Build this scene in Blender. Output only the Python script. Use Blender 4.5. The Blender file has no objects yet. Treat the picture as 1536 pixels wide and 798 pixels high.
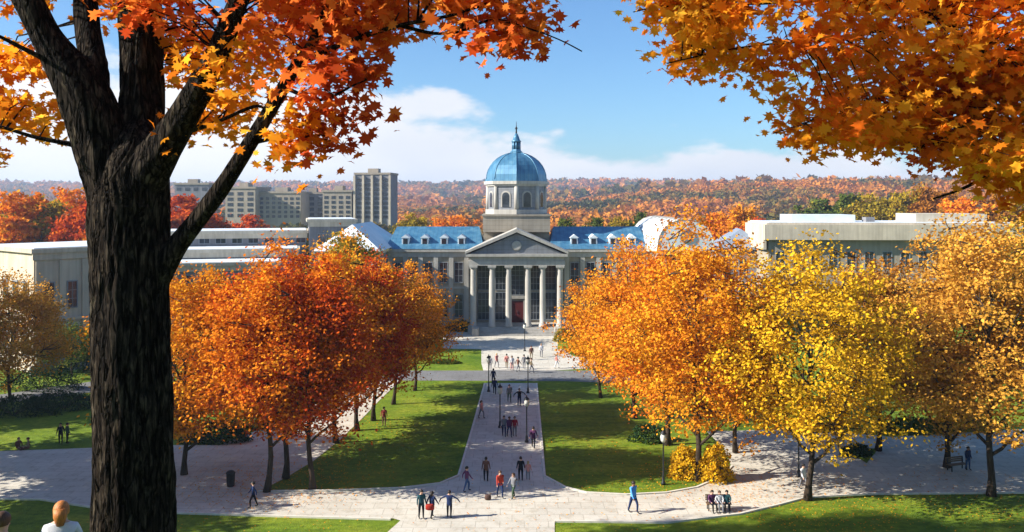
import bpy, math, random
import numpy as np
from mathutils import Vector, Matrix, noise as mnoise
random.seed(7); rng = np.random.default_rng(7)
scene = bpy.context.scene
COL = scene.collection
R = math.radians
F = 1300.0; HZ = 300.0; EYE = 20.0

def G(px, py, z=0.0):
    Y = F*(EYE-z)/(py-HZ); return (px-768)*Y/F, Y
def PX(px, Y): return (px-768)*Y/F
def PZ(py, Y): return EYE-(py-HZ)*Y/F

# ------------------------------------------------------------------ materials
def mat(name, rough=0.8, metal=0.0, spec=0.3):
    m = bpy.data.materials.new(name); m.use_nodes = True
    b = m.node_tree.nodes['Principled BSDF']
    b.inputs['Roughness'].default_value = rough; b.inputs['Metallic'].default_value = metal
    b.inputs['Specular IOR Level'].default_value = spec
    return m, m.node_tree, b
def ramp(nt, fac, cols, interp='LINEAR'):
    r = nt.nodes.new('ShaderNodeValToRGB'); r.color_ramp.interpolation = interp
    e = r.color_ramp.elements
    while len(e) < len(cols): e.new(0.5)
    for i, c in enumerate(cols):
        if len(c) == 2: p, c = c
        else: p = i/(len(cols)-1)
        e[i].position = p; e[i].color = (c[0], c[1], c[2], 1)
    nt.links.new(fac, r.inputs['Fac']); return r.outputs['Color']
def tcoord(nt, kind='Object', scale=(1,1,1)):
    t = nt.nodes.new('ShaderNodeTexCoord'); mp = nt.nodes.new('ShaderNodeMapping')
    mp.inputs['Scale'].default_value = scale; nt.links.new(t.outputs[kind], mp.inputs['Vector']); return mp.outputs['Vector']
def noise(nt, vec, scale, detail=4, rough=0.55):
    n = nt.nodes.new('ShaderNodeTexNoise'); n.inputs['Scale'].default_value = scale
    n.inputs['Detail'].default_value = detail; n.inputs['Roughness'].default_value = rough
    if vec is not None: nt.links.new(vec, n.inputs['Vector'])
    return n.outputs['Fac']
def mixc(nt, fac, a, b, mode='MIX'):
    m = nt.nodes.new('ShaderNodeMix'); m.data_type = 'RGBA'; m.blend_type = mode
    for sock, v in ((m.inputs[0], fac), (m.inputs[6], a), (m.inputs[7], b)):
        if hasattr(v, 'links'): nt.links.new(v, sock)
        elif isinstance(v, (int, float)): sock.default_value = v
        else: sock.default_value = (v[0], v[1], v[2], 1)
    return m.outputs[2]
def bump(nt, b, h, dist=0.02, strength=0.5):
    n = nt.nodes.new('ShaderNodeBump'); n.inputs['Distance'].default_value = dist; n.inputs['Strength'].default_value = strength
    nt.links.new(h, n.inputs['Height']); nt.links.new(n.outputs['Normal'], b.inputs['Normal'])

def m_mottled(name, c1, c2, scale=1.0, rough=0.85, metal=0, spec=0.3, bd=0.01, stretch=(1,1,1)):
    m, nt, b = mat(name, rough, metal, spec); v = tcoord(nt, 'Object', stretch)
    c = ramp(nt, noise(nt, v, scale, 5), [(0.3, c1), (0.7, c2)]); nt.links.new(c, b.inputs['Base Color'])
    if bd: bump(nt, b, noise(nt, v, scale*6, 3), bd)
    return m
def m_plain(name, c, rough=0.7, metal=0, spec=0.3):
    return m_mottled(name, tuple(x*0.88 for x in c), tuple(min(1, x*1.1) for x in c), 2.5, rough, metal, spec, 0)

def m_stone(name, c, joint=True):
    m, nt, b = mat(name, 0.85); v = tcoord(nt)
    base = ramp(nt, noise(nt, v, 0.35, 6), [(0.25, tuple(x*0.78 for x in c)), (0.75, tuple(min(1, x*1.12) for x in c))])
    w = nt.nodes.new('ShaderNodeTexNoise'); w.inputs['Scale'].default_value = 1.0
    v2 = tcoord(nt, 'Object', (2.5, 2.5, 0.12)); nt.links.new(v2, w.inputs['Vector'])
    st = ramp(nt, w.outputs['Fac'], [(0.35, (0.72, 0.7, 0.68)), (0.6, (1, 1, 1))])
    c2 = mixc(nt, 0.6, base, st, 'MULTIPLY')
    if joint:
        wv = nt.nodes.new('ShaderNodeTexWave'); wv.wave_type = 'BANDS'; wv.bands_direction = 'Z'; wv.inputs['Scale'].default_value = 0.45
        nt.links.new(v, wv.inputs['Vector'])
        j = ramp(nt, wv.outputs['Fac'], [(0.0, (0.6, 0.6, 0.6)), (0.05, (1, 1, 1))])
        c2 = mixc(nt, 0.7, c2, j, 'MULTIPLY')
    nt.links.new(c2, b.inputs['Base Color']); bump(nt, b, noise(nt, v, 8, 4), 0.02)
    return m

def m_leaf(name, cols, trans=0.27, nscale=0.35, attr=False, rough=0.6):
    """foliage: leaf-to-leaf variety from the mesh islands, clump-to-clump variety from a slow noise."""
    m = bpy.data.materials.new(name); m.use_nodes = True; nt = m.node_tree; nt.nodes.clear()
    out = nt.nodes.new('ShaderNodeOutputMaterial')
    if attr:
        a = nt.nodes.new('ShaderNodeAttribute'); a.attribute_name = 'tint'; f1 = a.outputs['Fac']
        g = nt.nodes.new('ShaderNodeNewGeometry'); ri = g.outputs['Random Per Island']
        mm = nt.nodes.new('ShaderNodeMath'); mm.operation = 'MULTIPLY_ADD'; mm.inputs[1].default_value = 0.10
        nt.links.new(ri, mm.inputs[0]); nt.links.new(f1, mm.inputs[2]); fac = mm.outputs[0]
    else:
        g = nt.nodes.new('ShaderNodeNewGeometry'); ri = g.outputs['Random Per Island']
        v = tcoord(nt); n = noise(nt, v, nscale, 3)
        mr = nt.nodes.new('ShaderNodeMapRange'); mr.inputs[1].default_value = 0.32; mr.inputs[2].default_value = 0.68
        nt.links.new(n, mr.inputs[0])
        m1 = nt.nodes.new('ShaderNodeMath'); m1.operation = 'MULTIPLY'; m1.inputs[1].default_value = 0.45; nt.links.new(ri, m1.inputs[0])
        m2 = nt.nodes.new('ShaderNodeMath'); m2.operation = 'MULTIPLY_ADD'; m2.inputs[1].default_value = 0.55
        nt.links.new(mr.outputs[0], m2.inputs[0]); nt.links.new(m1.outputs[0], m2.inputs[2]); fac = m2.outputs[0]
    c = ramp(nt, fac, cols)
    d = nt.nodes.new('ShaderNodeBsdfDiffuse'); t = nt.nodes.new('ShaderNodeBsdfTranslucent')
    nt.links.new(c, d.inputs['Color']); nt.links.new(c, t.inputs['Color'])
    mx = nt.nodes.new('ShaderNodeMixShader'); mx.inputs[0].default_value = trans
    nt.links.new(d.outputs[0], mx.inputs[1]); nt.links.new(t.outputs[0], mx.inputs[2])
    nt.links.new(mx.outputs[0], out.inputs['Surface'])
    return m

# ------------------------------------------------------------------ mesh helpers
def link(o, parent=None):
    COL.objects.link(o)
    if parent is not None: o.parent = parent
    return o
def tag(o, label=None, cat=None, group=None, kind=None):
    for k, v in (('label', label), ('category', cat), ('group', group), ('kind', kind)):
        if v: o[k] = v
    return o
def empty(name, loc, rz=0, sc=1, label=None, cat=None, group=None):
    o = bpy.data.objects.new(name, None); o.location = loc; o.rotation_euler = (0, 0, rz); o.scale = (sc,)*3
    link(o); o.empty_display_size = 0.3
    return tag(o, label, cat, group)
class MB:
    def __init__(s): s.v = []; s.f = []; s.smooth = []
    def add(s, vs, fs, smooth=False):
        n = len(s.v); s.v += [tuple(v) for v in vs]; s.f += [tuple(i+n for i in f) for f in fs]; s.smooth += [smooth]*len(fs); return s
    def box(s, x0, x1, y0, y1, z0, z1):
        return s.add([(x0,y0,z0),(x1,y0,z0),(x1,y1,z0),(x0,y1,z0),(x0,y0,z1),(x1,y0,z1),(x1,y1,z1),(x0,y1,z1)],
                     [(0,3,2,1),(4,5,6,7),(0,1,5,4),(1,2,6,5),(2,3,7,6),(3,0,4,7)])
    def prism(s, pts, z0, z1):
        n = len(pts)
        vs = [(x,y,z0) for x,y in pts]+[(x,y,z1) for x,y in pts]
        return s.add(vs, [tuple(range(n-1,-1,-1)), tuple(range(n,2*n))]+[(i,(i+1)%n,n+(i+1)%n,n+i) for i in range(n)])
    def lathe(s, prof, cx=0, cy=0, n=16, a0=0, smooth=True, cap=True):
        vs = []; fs = []
        for r, z in prof:
            for k in range(n):
                a = a0+2*math.pi*k/n; vs.append((cx+r*math.cos(a), cy+r*math.sin(a), z))
        for i in range(len(prof)-1):
            for k in range(n):
                fs.append((i*n+k, i*n+(k+1)%n, (i+1)*n+(k+1)%n, (i+1)*n+k))
        s.add(vs, fs, smooth)
        if cap:
            m = len(prof)-1; b = len(s.v)-len(vs)
            s.f.append(tuple(b+m*n+k for k in range(n))); s.smooth.append(False)
            s.f.append(tuple(b+k for k in range(n-1, -1, -1))); s.smooth.append(False)
        return s
    def tube(s, pts, rad, n=8, smooth=True, fn=None, cap=True):
        pts = [Vector(p) for p in pts]; vs = []; fs = []; ref = None
        for i, p in enumerate(pts):
            d = (pts[min(i+1, len(pts)-1)]-pts[max(i-1, 0)])
            if d.length < 1e-7: d = Vector((0,0,1))
            d.normalize()
            if ref is None:
                ref = d.cross(Vector((0.3, 1, 0.1))).normalized()
            u = (ref-d*ref.dot(d)).normalized(); w = d.cross(u); ref = u
            for k in range(n):
                a = 2*math.pi*k/n; r = rad[i]*(fn(i, a, p) if fn else 1)
                vs.append(p+(u*math.cos(a)+w*math.sin(a))*r)
        for i in range(len(pts)-1):
            for k in range(n):
                fs.append((i*n+k, i*n+(k+1)%n, (i+1)*n+(k+1)%n, (i+1)*n+k))
        b = len(s.v); s.add(vs, fs, smooth)
        if cap:
            s.f.append(tuple(b+(len(pts)-1)*n+k for k in range(n))); s.smooth.append(False)
            s.f.append(tuple(b+k for k in range(n-1, -1, -1))); s.smooth.append(False)
        return s
    def mesh(s, name, m=None):
        me = bpy.data.meshes.new(name); me.from_pydata(s.v, [], s.f); me.update()
        me.polygons.foreach_set('use_smooth', s.smooth)
        if m: me.materials.append(m)
        return me
    def build(s, name, m, parent=None, **kw):
        o = bpy.data.objects.new(name, s.mesh(name, m)); link(o, parent); return tag(o, **kw)
def np_mesh(name, V, k, m, tint=None, smooth=False):
    """V: (N*k,3) vertices, N polygons of k corners each."""
    n = len(V)//k; me = bpy.data.meshes.new(name)
    me.vertices.add(len(V)); me.vertices.foreach_set('co', np.ascontiguousarray(V, dtype=np.float32).ravel())
    me.loops.add(len(V)); me.loops.foreach_set('vertex_index', np.arange(len(V), dtype=np.int32))
    me.polygons.add(n); me.polygons.foreach_set('loop_start', np.arange(0, n*k, k, dtype=np.int32))
    me.polygons.foreach_set('loop_total', np.full(n, k, dtype=np.int32))
    if tint is not None:
        a = me.attributes.new('tint', 'FLOAT', 'FACE'); a.data.foreach_set('value', tint.astype(np.float32))
    me.update(); me.validate(); me.materials.append(m); return me
def copy_tree(o, parent=None):
    c = o.copy(); COL.objects.link(c); c.parent = parent
    for ch in [x for x in list(COL.objects) if x.parent == o]: copy_tree(ch, c)
    return c

QUAD = np.array([(-.5, 0), (-.1, -.34), (.5, 0), (-.05, .36)])
MAPLE = np.array([(0,-.5),(.1,-.2),(.36,-.3),(.3,-.08),(.52,.06),(.28,.14),(.3,.34),(.12,.24),(0,.56),(-.12,.24),(-.3,.34),(-.28,.14),(-.52,.06),(-.3,-.08),(-.36,-.3),(-.1,-.2)])
def leaves(C, size, shape=QUAD, flat=0.0, fold=0.0):
    """leaf polygons at centres C with random facing; flat biases normals upward."""
    n = len(C); nr = rng.normal(size=(n, 3)); nr[:, 2] = np.abs(nr[:, 2])+flat; nr /= np.linalg.norm(nr, axis=1)[:, None]
    t = rng.normal(size=(n, 3)); u = np.cross(nr, t); u /= np.linalg.norm(u, axis=1)[:, None]; w = np.cross(nr, u)
    s = np.asarray(size).reshape(-1, 1, 1)*np.ones((n, 1, 1))
    V = C[:, None, :]+s*(shape[None, :, 0, None]*u[:, None, :]+shape[None, :, 1, None]*w[:, None, :])
    if fold: V = V - s*fold*(np.abs(shape[None, :, 0, None]))*nr[:, None, :]
    return V.reshape(-1, 3)

# ------------------------------------------------------------------ shared materials
M = {}
def grass_mat(name):
    m, nt, b = mat(name, 0.9, 0, 0.15); v = tcoord(nt, 'Object')
    big = ramp(nt, noise(nt, v, 0.16, 6, 0.65), [(0.3, (0.075,0.15,0.012)), (0.5, (0.15,0.22,0.016)), (0.7, (0.25,0.28,0.03))])
    fine = ramp(nt, noise(nt, v, 2.2, 6, 0.7), [(0.3, (0.5,0.55,0.4)), (0.65, (1.15,1.1,1.0))])
    v2 = tcoord(nt, 'Object', (0.15, 1.6, 1)); st = ramp(nt, noise(nt, v2, 0.8, 3), [(0.35, (0.8,0.85,0.8)), (0.65, (1.12,1.1,1.0))])
    c = mixc(nt, 1.0, mixc(nt, 1.0, big, fine, 'MULTIPLY'), st, 'MULTIPLY')
    dry = ramp(nt, noise(nt, v, 0.55, 6, 0.7), [(0.6, (0,0,0)), (0.74, (1,1,1))])
    c = mixc(nt, mixc(nt, 0.55, (0,0,0), dry), c, (0.24,0.2,0.06)); nt.links.new(c, b.inputs['Base Color']); bump(nt, b, noise(nt, v, 9, 4), 0.06, 0.9); return m
M['grass'] = grass_mat('lawn_grass')
def pave_mat(name, c):
    m, nt, b = mat(name, 0.8, 0, 0.25); v = tcoord(nt, 'Object')
    base = ramp(nt, noise(nt, v, 0.22, 6), [(0.3, tuple(x*0.8 for x in c)), (0.65, c)])
    br = nt.nodes.new('ShaderNodeTexBrick'); br.inputs['Scale'].default_value = 1.0
    br.inputs['Brick Width'].default_value = 1.5; br.inputs['Row Height'].default_value = 1.1; br.inputs['Mortar Size'].default_value = 0.025
    br.inputs['Color1'].default_value = (1,1,1,1); br.inputs['Color2'].default_value = (0.9,0.89,0.87,1); br.inputs['Mortar'].default_value = (0.62,0.6,0.57,1)
    nt.links.new(v, br.inputs['Vector'])
    c1 = mixc(nt, 0.8, base, br.outputs['Color'], 'MULTIPLY')
    sp = ramp(nt, noise(nt, v, 1.3, 6, 0.75), [(0.36, (0.72,0.68,0.62)), (0.5, (1,1,1))])
    c1 = mixc(nt, 0.7, c1, sp, 'MULTIPLY')
    nt.links.new(c1, b.inputs['Base Color']); bump(nt, b, noise(nt, v, 12, 3), 0.01); return m
M['pave'] = pave_mat('pale_paving', (0.60,0.565,0.485))
M['asphalt'] = pave_mat('grey_paving', (0.2,0.2,0.2))
M['kerb'] = m_plain('kerb_stone', (0.62,0.58,0.5))
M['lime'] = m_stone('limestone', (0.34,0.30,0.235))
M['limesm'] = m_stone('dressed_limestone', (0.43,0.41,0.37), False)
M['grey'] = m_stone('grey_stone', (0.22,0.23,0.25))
M['cream'] = m_stone('cream_stone', (0.56,0.49,0.38), False)
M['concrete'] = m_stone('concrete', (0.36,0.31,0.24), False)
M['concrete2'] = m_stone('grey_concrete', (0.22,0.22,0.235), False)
M['roofpale'] = m_mottled('pale_roof', (0.55,0.62,0.66), (0.72,0.76,0.78), 0.5, 0.6, 0, 0.4)
def seam_roof():
    m, nt, b = mat('blue_metal_roof', 0.38, 0.25, 0.6); v = tcoord(nt, 'Object')
    c = ramp(nt, noise(nt, tcoord(nt, 'Object', (1.5,1.5,0.3)), 0.7, 5), [(0.3, (0.04,0.14,0.25)), (0.5, (0.065,0.20,0.32)), (0.72, (0.13,0.28,0.38))])
    wv = nt.nodes.new('ShaderNodeTexWave'); wv.bands_direction = 'X'; wv.inputs['Scale'].default_value = 0.5; nt.links.new(v, wv.inputs['Vector'])
    j = ramp(nt, wv.outputs['Fac'], [(0.0, (0.65,0.65,0.65)), (0.12, (1,1,1))])
    nt.links.new(mixc(nt, 0.6, c, j, 'MULTIPLY'), b.inputs['Base Color']); return m
M['blueroof'] = seam_roof()
def glass_mat():
    m, nt, b = mat('dark_window_glass', 0.12, 0.0, 0.6)
    c = ramp(nt, noise(nt, tcoord(nt, 'Object', (0.5,0.5,0.8)), 1.2, 2), [(0.35, (0.012,0.018,0.026)), (0.65, (0.045,0.055,0.07))])
    nt.links.new(c, b.inputs['Base Color']); return m
M['glass'] = glass_mat()
M['frame'] = m_plain('grey_frame', (0.22,0.24,0.26))
M['door'] = m_plain('dark_red_door', (0.10,0.012,0.01), 0.5)
M['bark'] = m_mottled('brown_bark', (0.028,0.02,0.014), (0.075,0.055,0.04), 3.0, 0.95, 0, 0.1, 0.03, (1,1,0.25))
def fg_bark():
    m, nt, b = mat('furrowed_bark', 0.95, 0, 0.08)
    v = tcoord(nt, 'Object', (20, 20, 3.2)); n1 = noise(nt, v, 1.0, 8, 0.7)
    vo = nt.nodes.new('ShaderNodeTexVoronoi'); vo.feature = 'DISTANCE_TO_EDGE'; vo.inputs['Scale'].default_value = 1.0
    v3 = tcoord(nt, 'Object', (13, 13, 2.4)); dist = nt.nodes.new('ShaderNodeVectorMath'); dist.operation = 'MULTIPLY_ADD'
    nn = nt.nodes.new('ShaderNodeTexNoise'); nn.inputs['Scale'].default_value = 1.2; nt.links.new(v3, nn.inputs['Vector'])
    nt.links.new(nn.outputs['Color'], dist.inputs[0]); dist.inputs[1].default_value = (1.4,1.4,1.4); nt.links.new(v3, dist.inputs[2])
    nt.links.new(dist.outputs[0], vo.inputs['Vector'])
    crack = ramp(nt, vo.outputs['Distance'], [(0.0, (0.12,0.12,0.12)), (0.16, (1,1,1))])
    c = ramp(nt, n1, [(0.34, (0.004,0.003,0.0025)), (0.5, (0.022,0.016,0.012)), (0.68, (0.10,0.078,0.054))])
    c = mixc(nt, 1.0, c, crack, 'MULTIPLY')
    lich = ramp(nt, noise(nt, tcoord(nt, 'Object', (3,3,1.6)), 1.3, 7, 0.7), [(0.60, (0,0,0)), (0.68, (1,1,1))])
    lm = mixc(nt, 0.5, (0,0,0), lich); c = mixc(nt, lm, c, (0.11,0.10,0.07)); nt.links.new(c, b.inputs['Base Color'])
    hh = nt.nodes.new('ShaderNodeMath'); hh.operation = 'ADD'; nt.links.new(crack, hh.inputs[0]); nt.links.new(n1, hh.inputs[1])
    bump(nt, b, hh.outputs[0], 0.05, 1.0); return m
M['fgbark'] = fg_bark()
M['iron'] = m_plain('dark_iron', (0.03,0.032,0.036), 0.45, 0.3)
M['lampglass'] = m_plain('lamp_glass', (0.6,0.6,0.55), 0.25)
M['wood'] = m_mottled('bench_wood', (0.13,0.08,0.045), (0.22,0.14,0.08), 4, 0.7)

# leaf palettes (linear)
LF = {
 'orange': m_leaf('orange_foliage', [(0.55,0.09,0.012),(0.72,0.19,0.015),(0.85,0.30,0.02),(0.9,0.42,0.03)]),
 'red':    m_leaf('red_foliage', [(0.30,0.03,0.008),(0.50,0.06,0.01),(0.68,0.13,0.012),(0.82,0.26,0.02)]),
 'amber':  m_leaf('amber_foliage', [(0.42,0.10,0.012),(0.66,0.22,0.015),(0.82,0.36,0.02),(0.88,0.5,0.04)]),
 'yellow': m_leaf('yellow_foliage', [(0.34,0.19,0.015),(0.58,0.33,0.015),(0.80,0.47,0.02),(0.92,0.62,0.04)]),
 'olive':  m_leaf('olive_foliage', [(0.10,0.10,0.015),(0.24,0.19,0.02),(0.42,0.28,0.02),(0.6,0.36,0.03)]),
 'brown':  m_leaf('brown_foliage', [(0.16,0.06,0.015),(0.30,0.11,0.015),(0.42,0.18,0.02),(0.55,0.28,0.03)]),
 'tan':    m_leaf('tan_gold_foliage', [(0.24,0.18,0.025),(0.54,0.26,0.035),(0.74,0.36,0.05),(0.74,0.50,0.08)]),
 'green':  m_leaf('green_foliage', [(0.03,0.055,0.012),(0.07,0.11,0.02),(0.14,0.17,0.03),(0.3,0.24,0.03)]),
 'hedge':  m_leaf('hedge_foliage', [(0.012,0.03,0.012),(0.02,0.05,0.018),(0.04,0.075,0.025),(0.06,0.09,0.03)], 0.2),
}
M['fgred'] = m_leaf('maple_leaf_red', [(0.40,0.035,0.012),(0.60,0.08,0.02),(0.74,0.15,0.025),(0.86,0.26,0.04),(0.9,0.42,0.06)], 0.6, 0.8)
M['fgorange'] = m_leaf('maple_leaf_orange', [(0.68,0.09,0.012),(0.86,0.18,0.015),(0.93,0.30,0.02),(0.95,0.44,0.03),(0.97,0.68,0.06)], 0.6, 0.8)
M['fggold'] = m_leaf('maple_leaf_gold', [(0.7,0.13,0.012),(0.85,0.26,0.015),(0.92,0.40,0.025),(0.92,0.56,0.06)], 0.6, 0.8)

# ------------------------------------------------------------------ terrain
def sstep(t): t = np.clip(t, 0, 1); return t*t*(3-2*t)
def terr(X, Y):
    X = np.asarray(X, float); Y = np.asarray(Y, float)
    h = 18.3-0.40*np.maximum(Y, -2)
    z = np.where(h > 6, h, 0.45*np.log1p(np.exp(np.clip(h/0.45, -40, 40))))
    z = z+1.4*np.exp(-((X+6.6)**2+(Y-12.3)**2)/14)
    return np.where(Y > 51.5, 0, z)
def hillz(X, Y):
    X = np.asarray(X, float); Y = np.asarray(Y, float)
    a = (24+14*sstep((X-100)/500))*sstep((Y-450)/700)*sstep((X+160)/420)
    a = a+3.5*np.sin(X*0.011+1)*np.sin(Y*0.004)*sstep((Y-500)/400)
    f = (62+5*np.sin(X*0.0021+0.6)+3*np.sin(X*0.0063))*sstep((Y-1400)/1500)
    return np.maximum(a, f)-1.0*(Y < 460)
def grid(xs, ys, fn):
    X, Y = np.meshgrid(xs, ys); Z = fn(X, Y); nx = len(xs); ny = len(ys)
    V = np.stack([X, Y, Z], -1).reshape(-1, 3)
    i = (np.arange(ny-1)[:, None]*nx+np.arange(nx-1)[None, :]).ravel()
    Fc = np.stack([i, i+1, i+nx+1, i+nx], 1)
    return V, Fc
def grid_obj(name, xs, ys, fn, m):
    V, Fc = grid(xs, ys, fn); me = bpy.data.meshes.new(name); me.from_pydata(V.tolist(), [], Fc.tolist()); me.update()
    me.polygons.foreach_set('use_smooth', [True]*len(Fc)); me.materials.append(m)
    o = bpy.data.objects.new(name, me); link(o); o['kind'] = 'structure'; return o
xs = np.concatenate([[-6000,-3000,-1500,-700,-300,-150], np.arange(-90, 90.1, 1.5), [150,300,700,1500,3000,6000]])
ys = np.concatenate([[-300,-100,-50], np.arange(-20, 60, 0.75), np.arange(60, 160, 4), [200,300,500,1000,2000,4000,9000]])
grid_obj('ground', xs, ys, terr, M['grass'])
m, nt, b = mat('autumn_hillside', 0.95, 0, 0.1)
hc = ramp(nt, noise(nt, tcoord(nt, 'Object'), 0.02, 6), [(0.3, (0.10,0.07,0.03)), (0.5, (0.28,0.11,0.03)), (0.7, (0.35,0.17,0.05))]); nt.links.new(hc, b.inputs['Base Color'])
grid_obj('hills', np.arange(-3400, 3401, 50.0), np.arange(455, 3600, 45.0), hillz, m)

# paved areas, outlines on the level ground ---------------------------------
def sheet(name, pts, z, m):
    P = [G(*p) for p in pts]; me = bpy.data.meshes.new(name)
    import mathutils.geometry as mg
    tri = mg.tessellate_polygon([[Vector((x, y, 0)) for x, y in P]])
    me.from_pydata([(x, y, z) for x, y in P], [], [tuple(t) for t in tri]); me.update()
    if me.polygons and sum(p.normal.z for p in me.polygons) < 0: me.flip_normals()
    me.materials.append(m); o = bpy.data.objects.new(name, me); link(o); o['kind'] = 'structure'; return o
sheet('central_walk', [(728,575),(804,575),(816,715),(832,722),(832,800),(830,822),(560,822),(582,798),(600,782),(620,735),(660,727),(688,715)], 0.032, M['pave'])
sheet('west_path', [(-160,672),(0,677),(140,672),(250,668),(330,668),(400,640),(450,612),(520,584),(575,570),(600,571),(570,600),(545,626),(510,660),(470,692),(430,716),(386,739),(500,738),(604,734),(670,724),(690,745),(610,784),(590,778),(440,774),(250,768),(140,760),(60,748),(-160,745)], 0.024, M['pave'])
sheet('east_path', [(800,715),(822,716),(848,733),(880,741),(940,744),(1000,741),(1045,733),(1085,716),(1097,700),(1085,672),(1060,648),(1200,644),(1340,656),(1536,644),(1760,640),(1760,738),(1536,738),(1300,740),(1210,745),(1165,757),(1110,770),(1000,783),(830,781),(800,780)], 0.040, M['pave'])
sheet('cross_road', [(560,556),(655,556),(900,556),(1010,570),(1010,578),(850,572),(655,571),(560,571)], 0.016, M['asphalt'])
sheet('plaza', [(722,524),(846,524),(858,534),(895,538),(897,552),(830,556),(725,556),(722,545)], 0.024, M['pave'])
sheet('forecourt', [(665,496),(838,496),(836,526),(665,523)], 0.014, M['pave'])
sheet('west_road', [(-200,605),(0,592),(140,572),(260,560),(260,572),(140,588),(0,606),(-200,618)], 0.016, M['asphalt'])
sheet('garden_bed', [(1262,672),(1318,674),(1300,696)], 0.07, M['grass'])
def kerb(pts, name='kerb', w=0.16, h=0.11):
    P = [Vector((*G(*p), 0)) for p in pts]; mb = MB(); vs = []; fs = []
    for i, p in enumerate(P):
        d = (P[min(i+1, len(P)-1)]-P[max(i-1, 0)]).normalized(); n = Vector((-d.y, d.x, 0))*w/2
        vs += [p-n, p+n, p+n+Vector((0,0,h)), p-n+Vector((0,0,h))]
    for i in range(len(P)-1):
        a = 4*i
        for k in range(4): fs.append((a+k, a+(k+1)%4, a+4+(k+1)%4, a+4+k))
    fs += [(0,1,2,3), (4*(len(P)-1)+3, 4*(len(P)-1)+2, 4*(len(P)-1)+1, 4*(len(P)-1))]
    return mb.add(vs, fs).build(name, M['kerb'], kind='structure')
kerb([(727,576),(708,645),(688,714),(660,726),(604,733),(500,737),(386,738)])
kerb([(805,576),(811,645),(817,715),(848,732),(880,740),(940,743),(1000,740),(1045,732),(1085,715),(1098,700)])
kerb([(832,783),(1000,785),(1110,772),(1165,759),(1210,747),(1300,742),(1536,740),(1700,740)])
kerb([(-160,748),(60,750),(140,762),(250,770),(440,776),(586,780)])

# fallen leaves on lawns and paths
def fallen():
    C = []
    for (px, py, r, n) in ((400,725,6,900),(470,715,6,800),(540,650,6,500),(1045,722,5,700),(1215,752,6,900),(1485,745,6,600),(300,700,6,250),(620,760,9,160),(900,790,9,500),(330,790,9,500),(1300,770,8,500),(930,690,8,300)):
        x, y = G(px, py); a = rng.uniform(0, 2*np.pi, n); rr = r*np.sqrt(rng.uniform(0, 1, n))
        C.append(np.stack([x+rr*np.cos(a), y+rr*np.sin(a)*1.0, np.full(n, 0.075)], 1))
    C = np.concatenate(C); C = C[C[:, 1] > 51.6]
    V = leaves(C, rng.uniform(0.07, 0.14, len(C)), QUAD, 3.0)
    o = bpy.data.objects.new('fallen_leaves', np_mesh('fallen_leaves', V, 4, LF['amber'])); link(o)
    tag(o, 'scattered fallen orange leaves on the grass and paths under the trees', 'fallen leaves', kind='stuff')
fallen()

# ------------------------------------------------------------------ trees
def make_crown(h, rx, ry, zc, rz_, nclump, per, leaf, seed, low=0.0):
    r = np.random.default_rng(seed)
    pts = []
    while len(pts) < nclump:
        d = r.normal(size=3); d /= np.linalg.norm(d)
        rad = r.uniform(0.30, 1.0)**0.55
        lob = 1+0.30*mnoise.noise(Vector(d)*2.3+Vector((seed*1.7, 0, 0)))*2
        p = d*rad*lob; 
        w = 1.0-0.16*max(0, p[2]); p = np.array([p[0], p[1], p[2]*(0.9 if p[2] < 0 else 1)])
        if p[2] < -0.3: w *= 1.12
        q = np.array([p[0]*rx*w, p[1]*ry*w, zc+p[2]*rz_])
        if mnoise.noise(Vector(q)*0.42+Vector((seed, 5, 1))) < -0.14 and r.uniform() < 0.85: continue
        pts.append(q)
    pts = np.array(pts)
    C = np.repeat(pts, per, 0); cs = np.repeat(r.uniform(0.35, 0.75, nclump), per)[:, None]
    C = C+r.normal(size=C.shape)*cs*np.array([1, 1, 0.62])
    return pts, C
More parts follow.
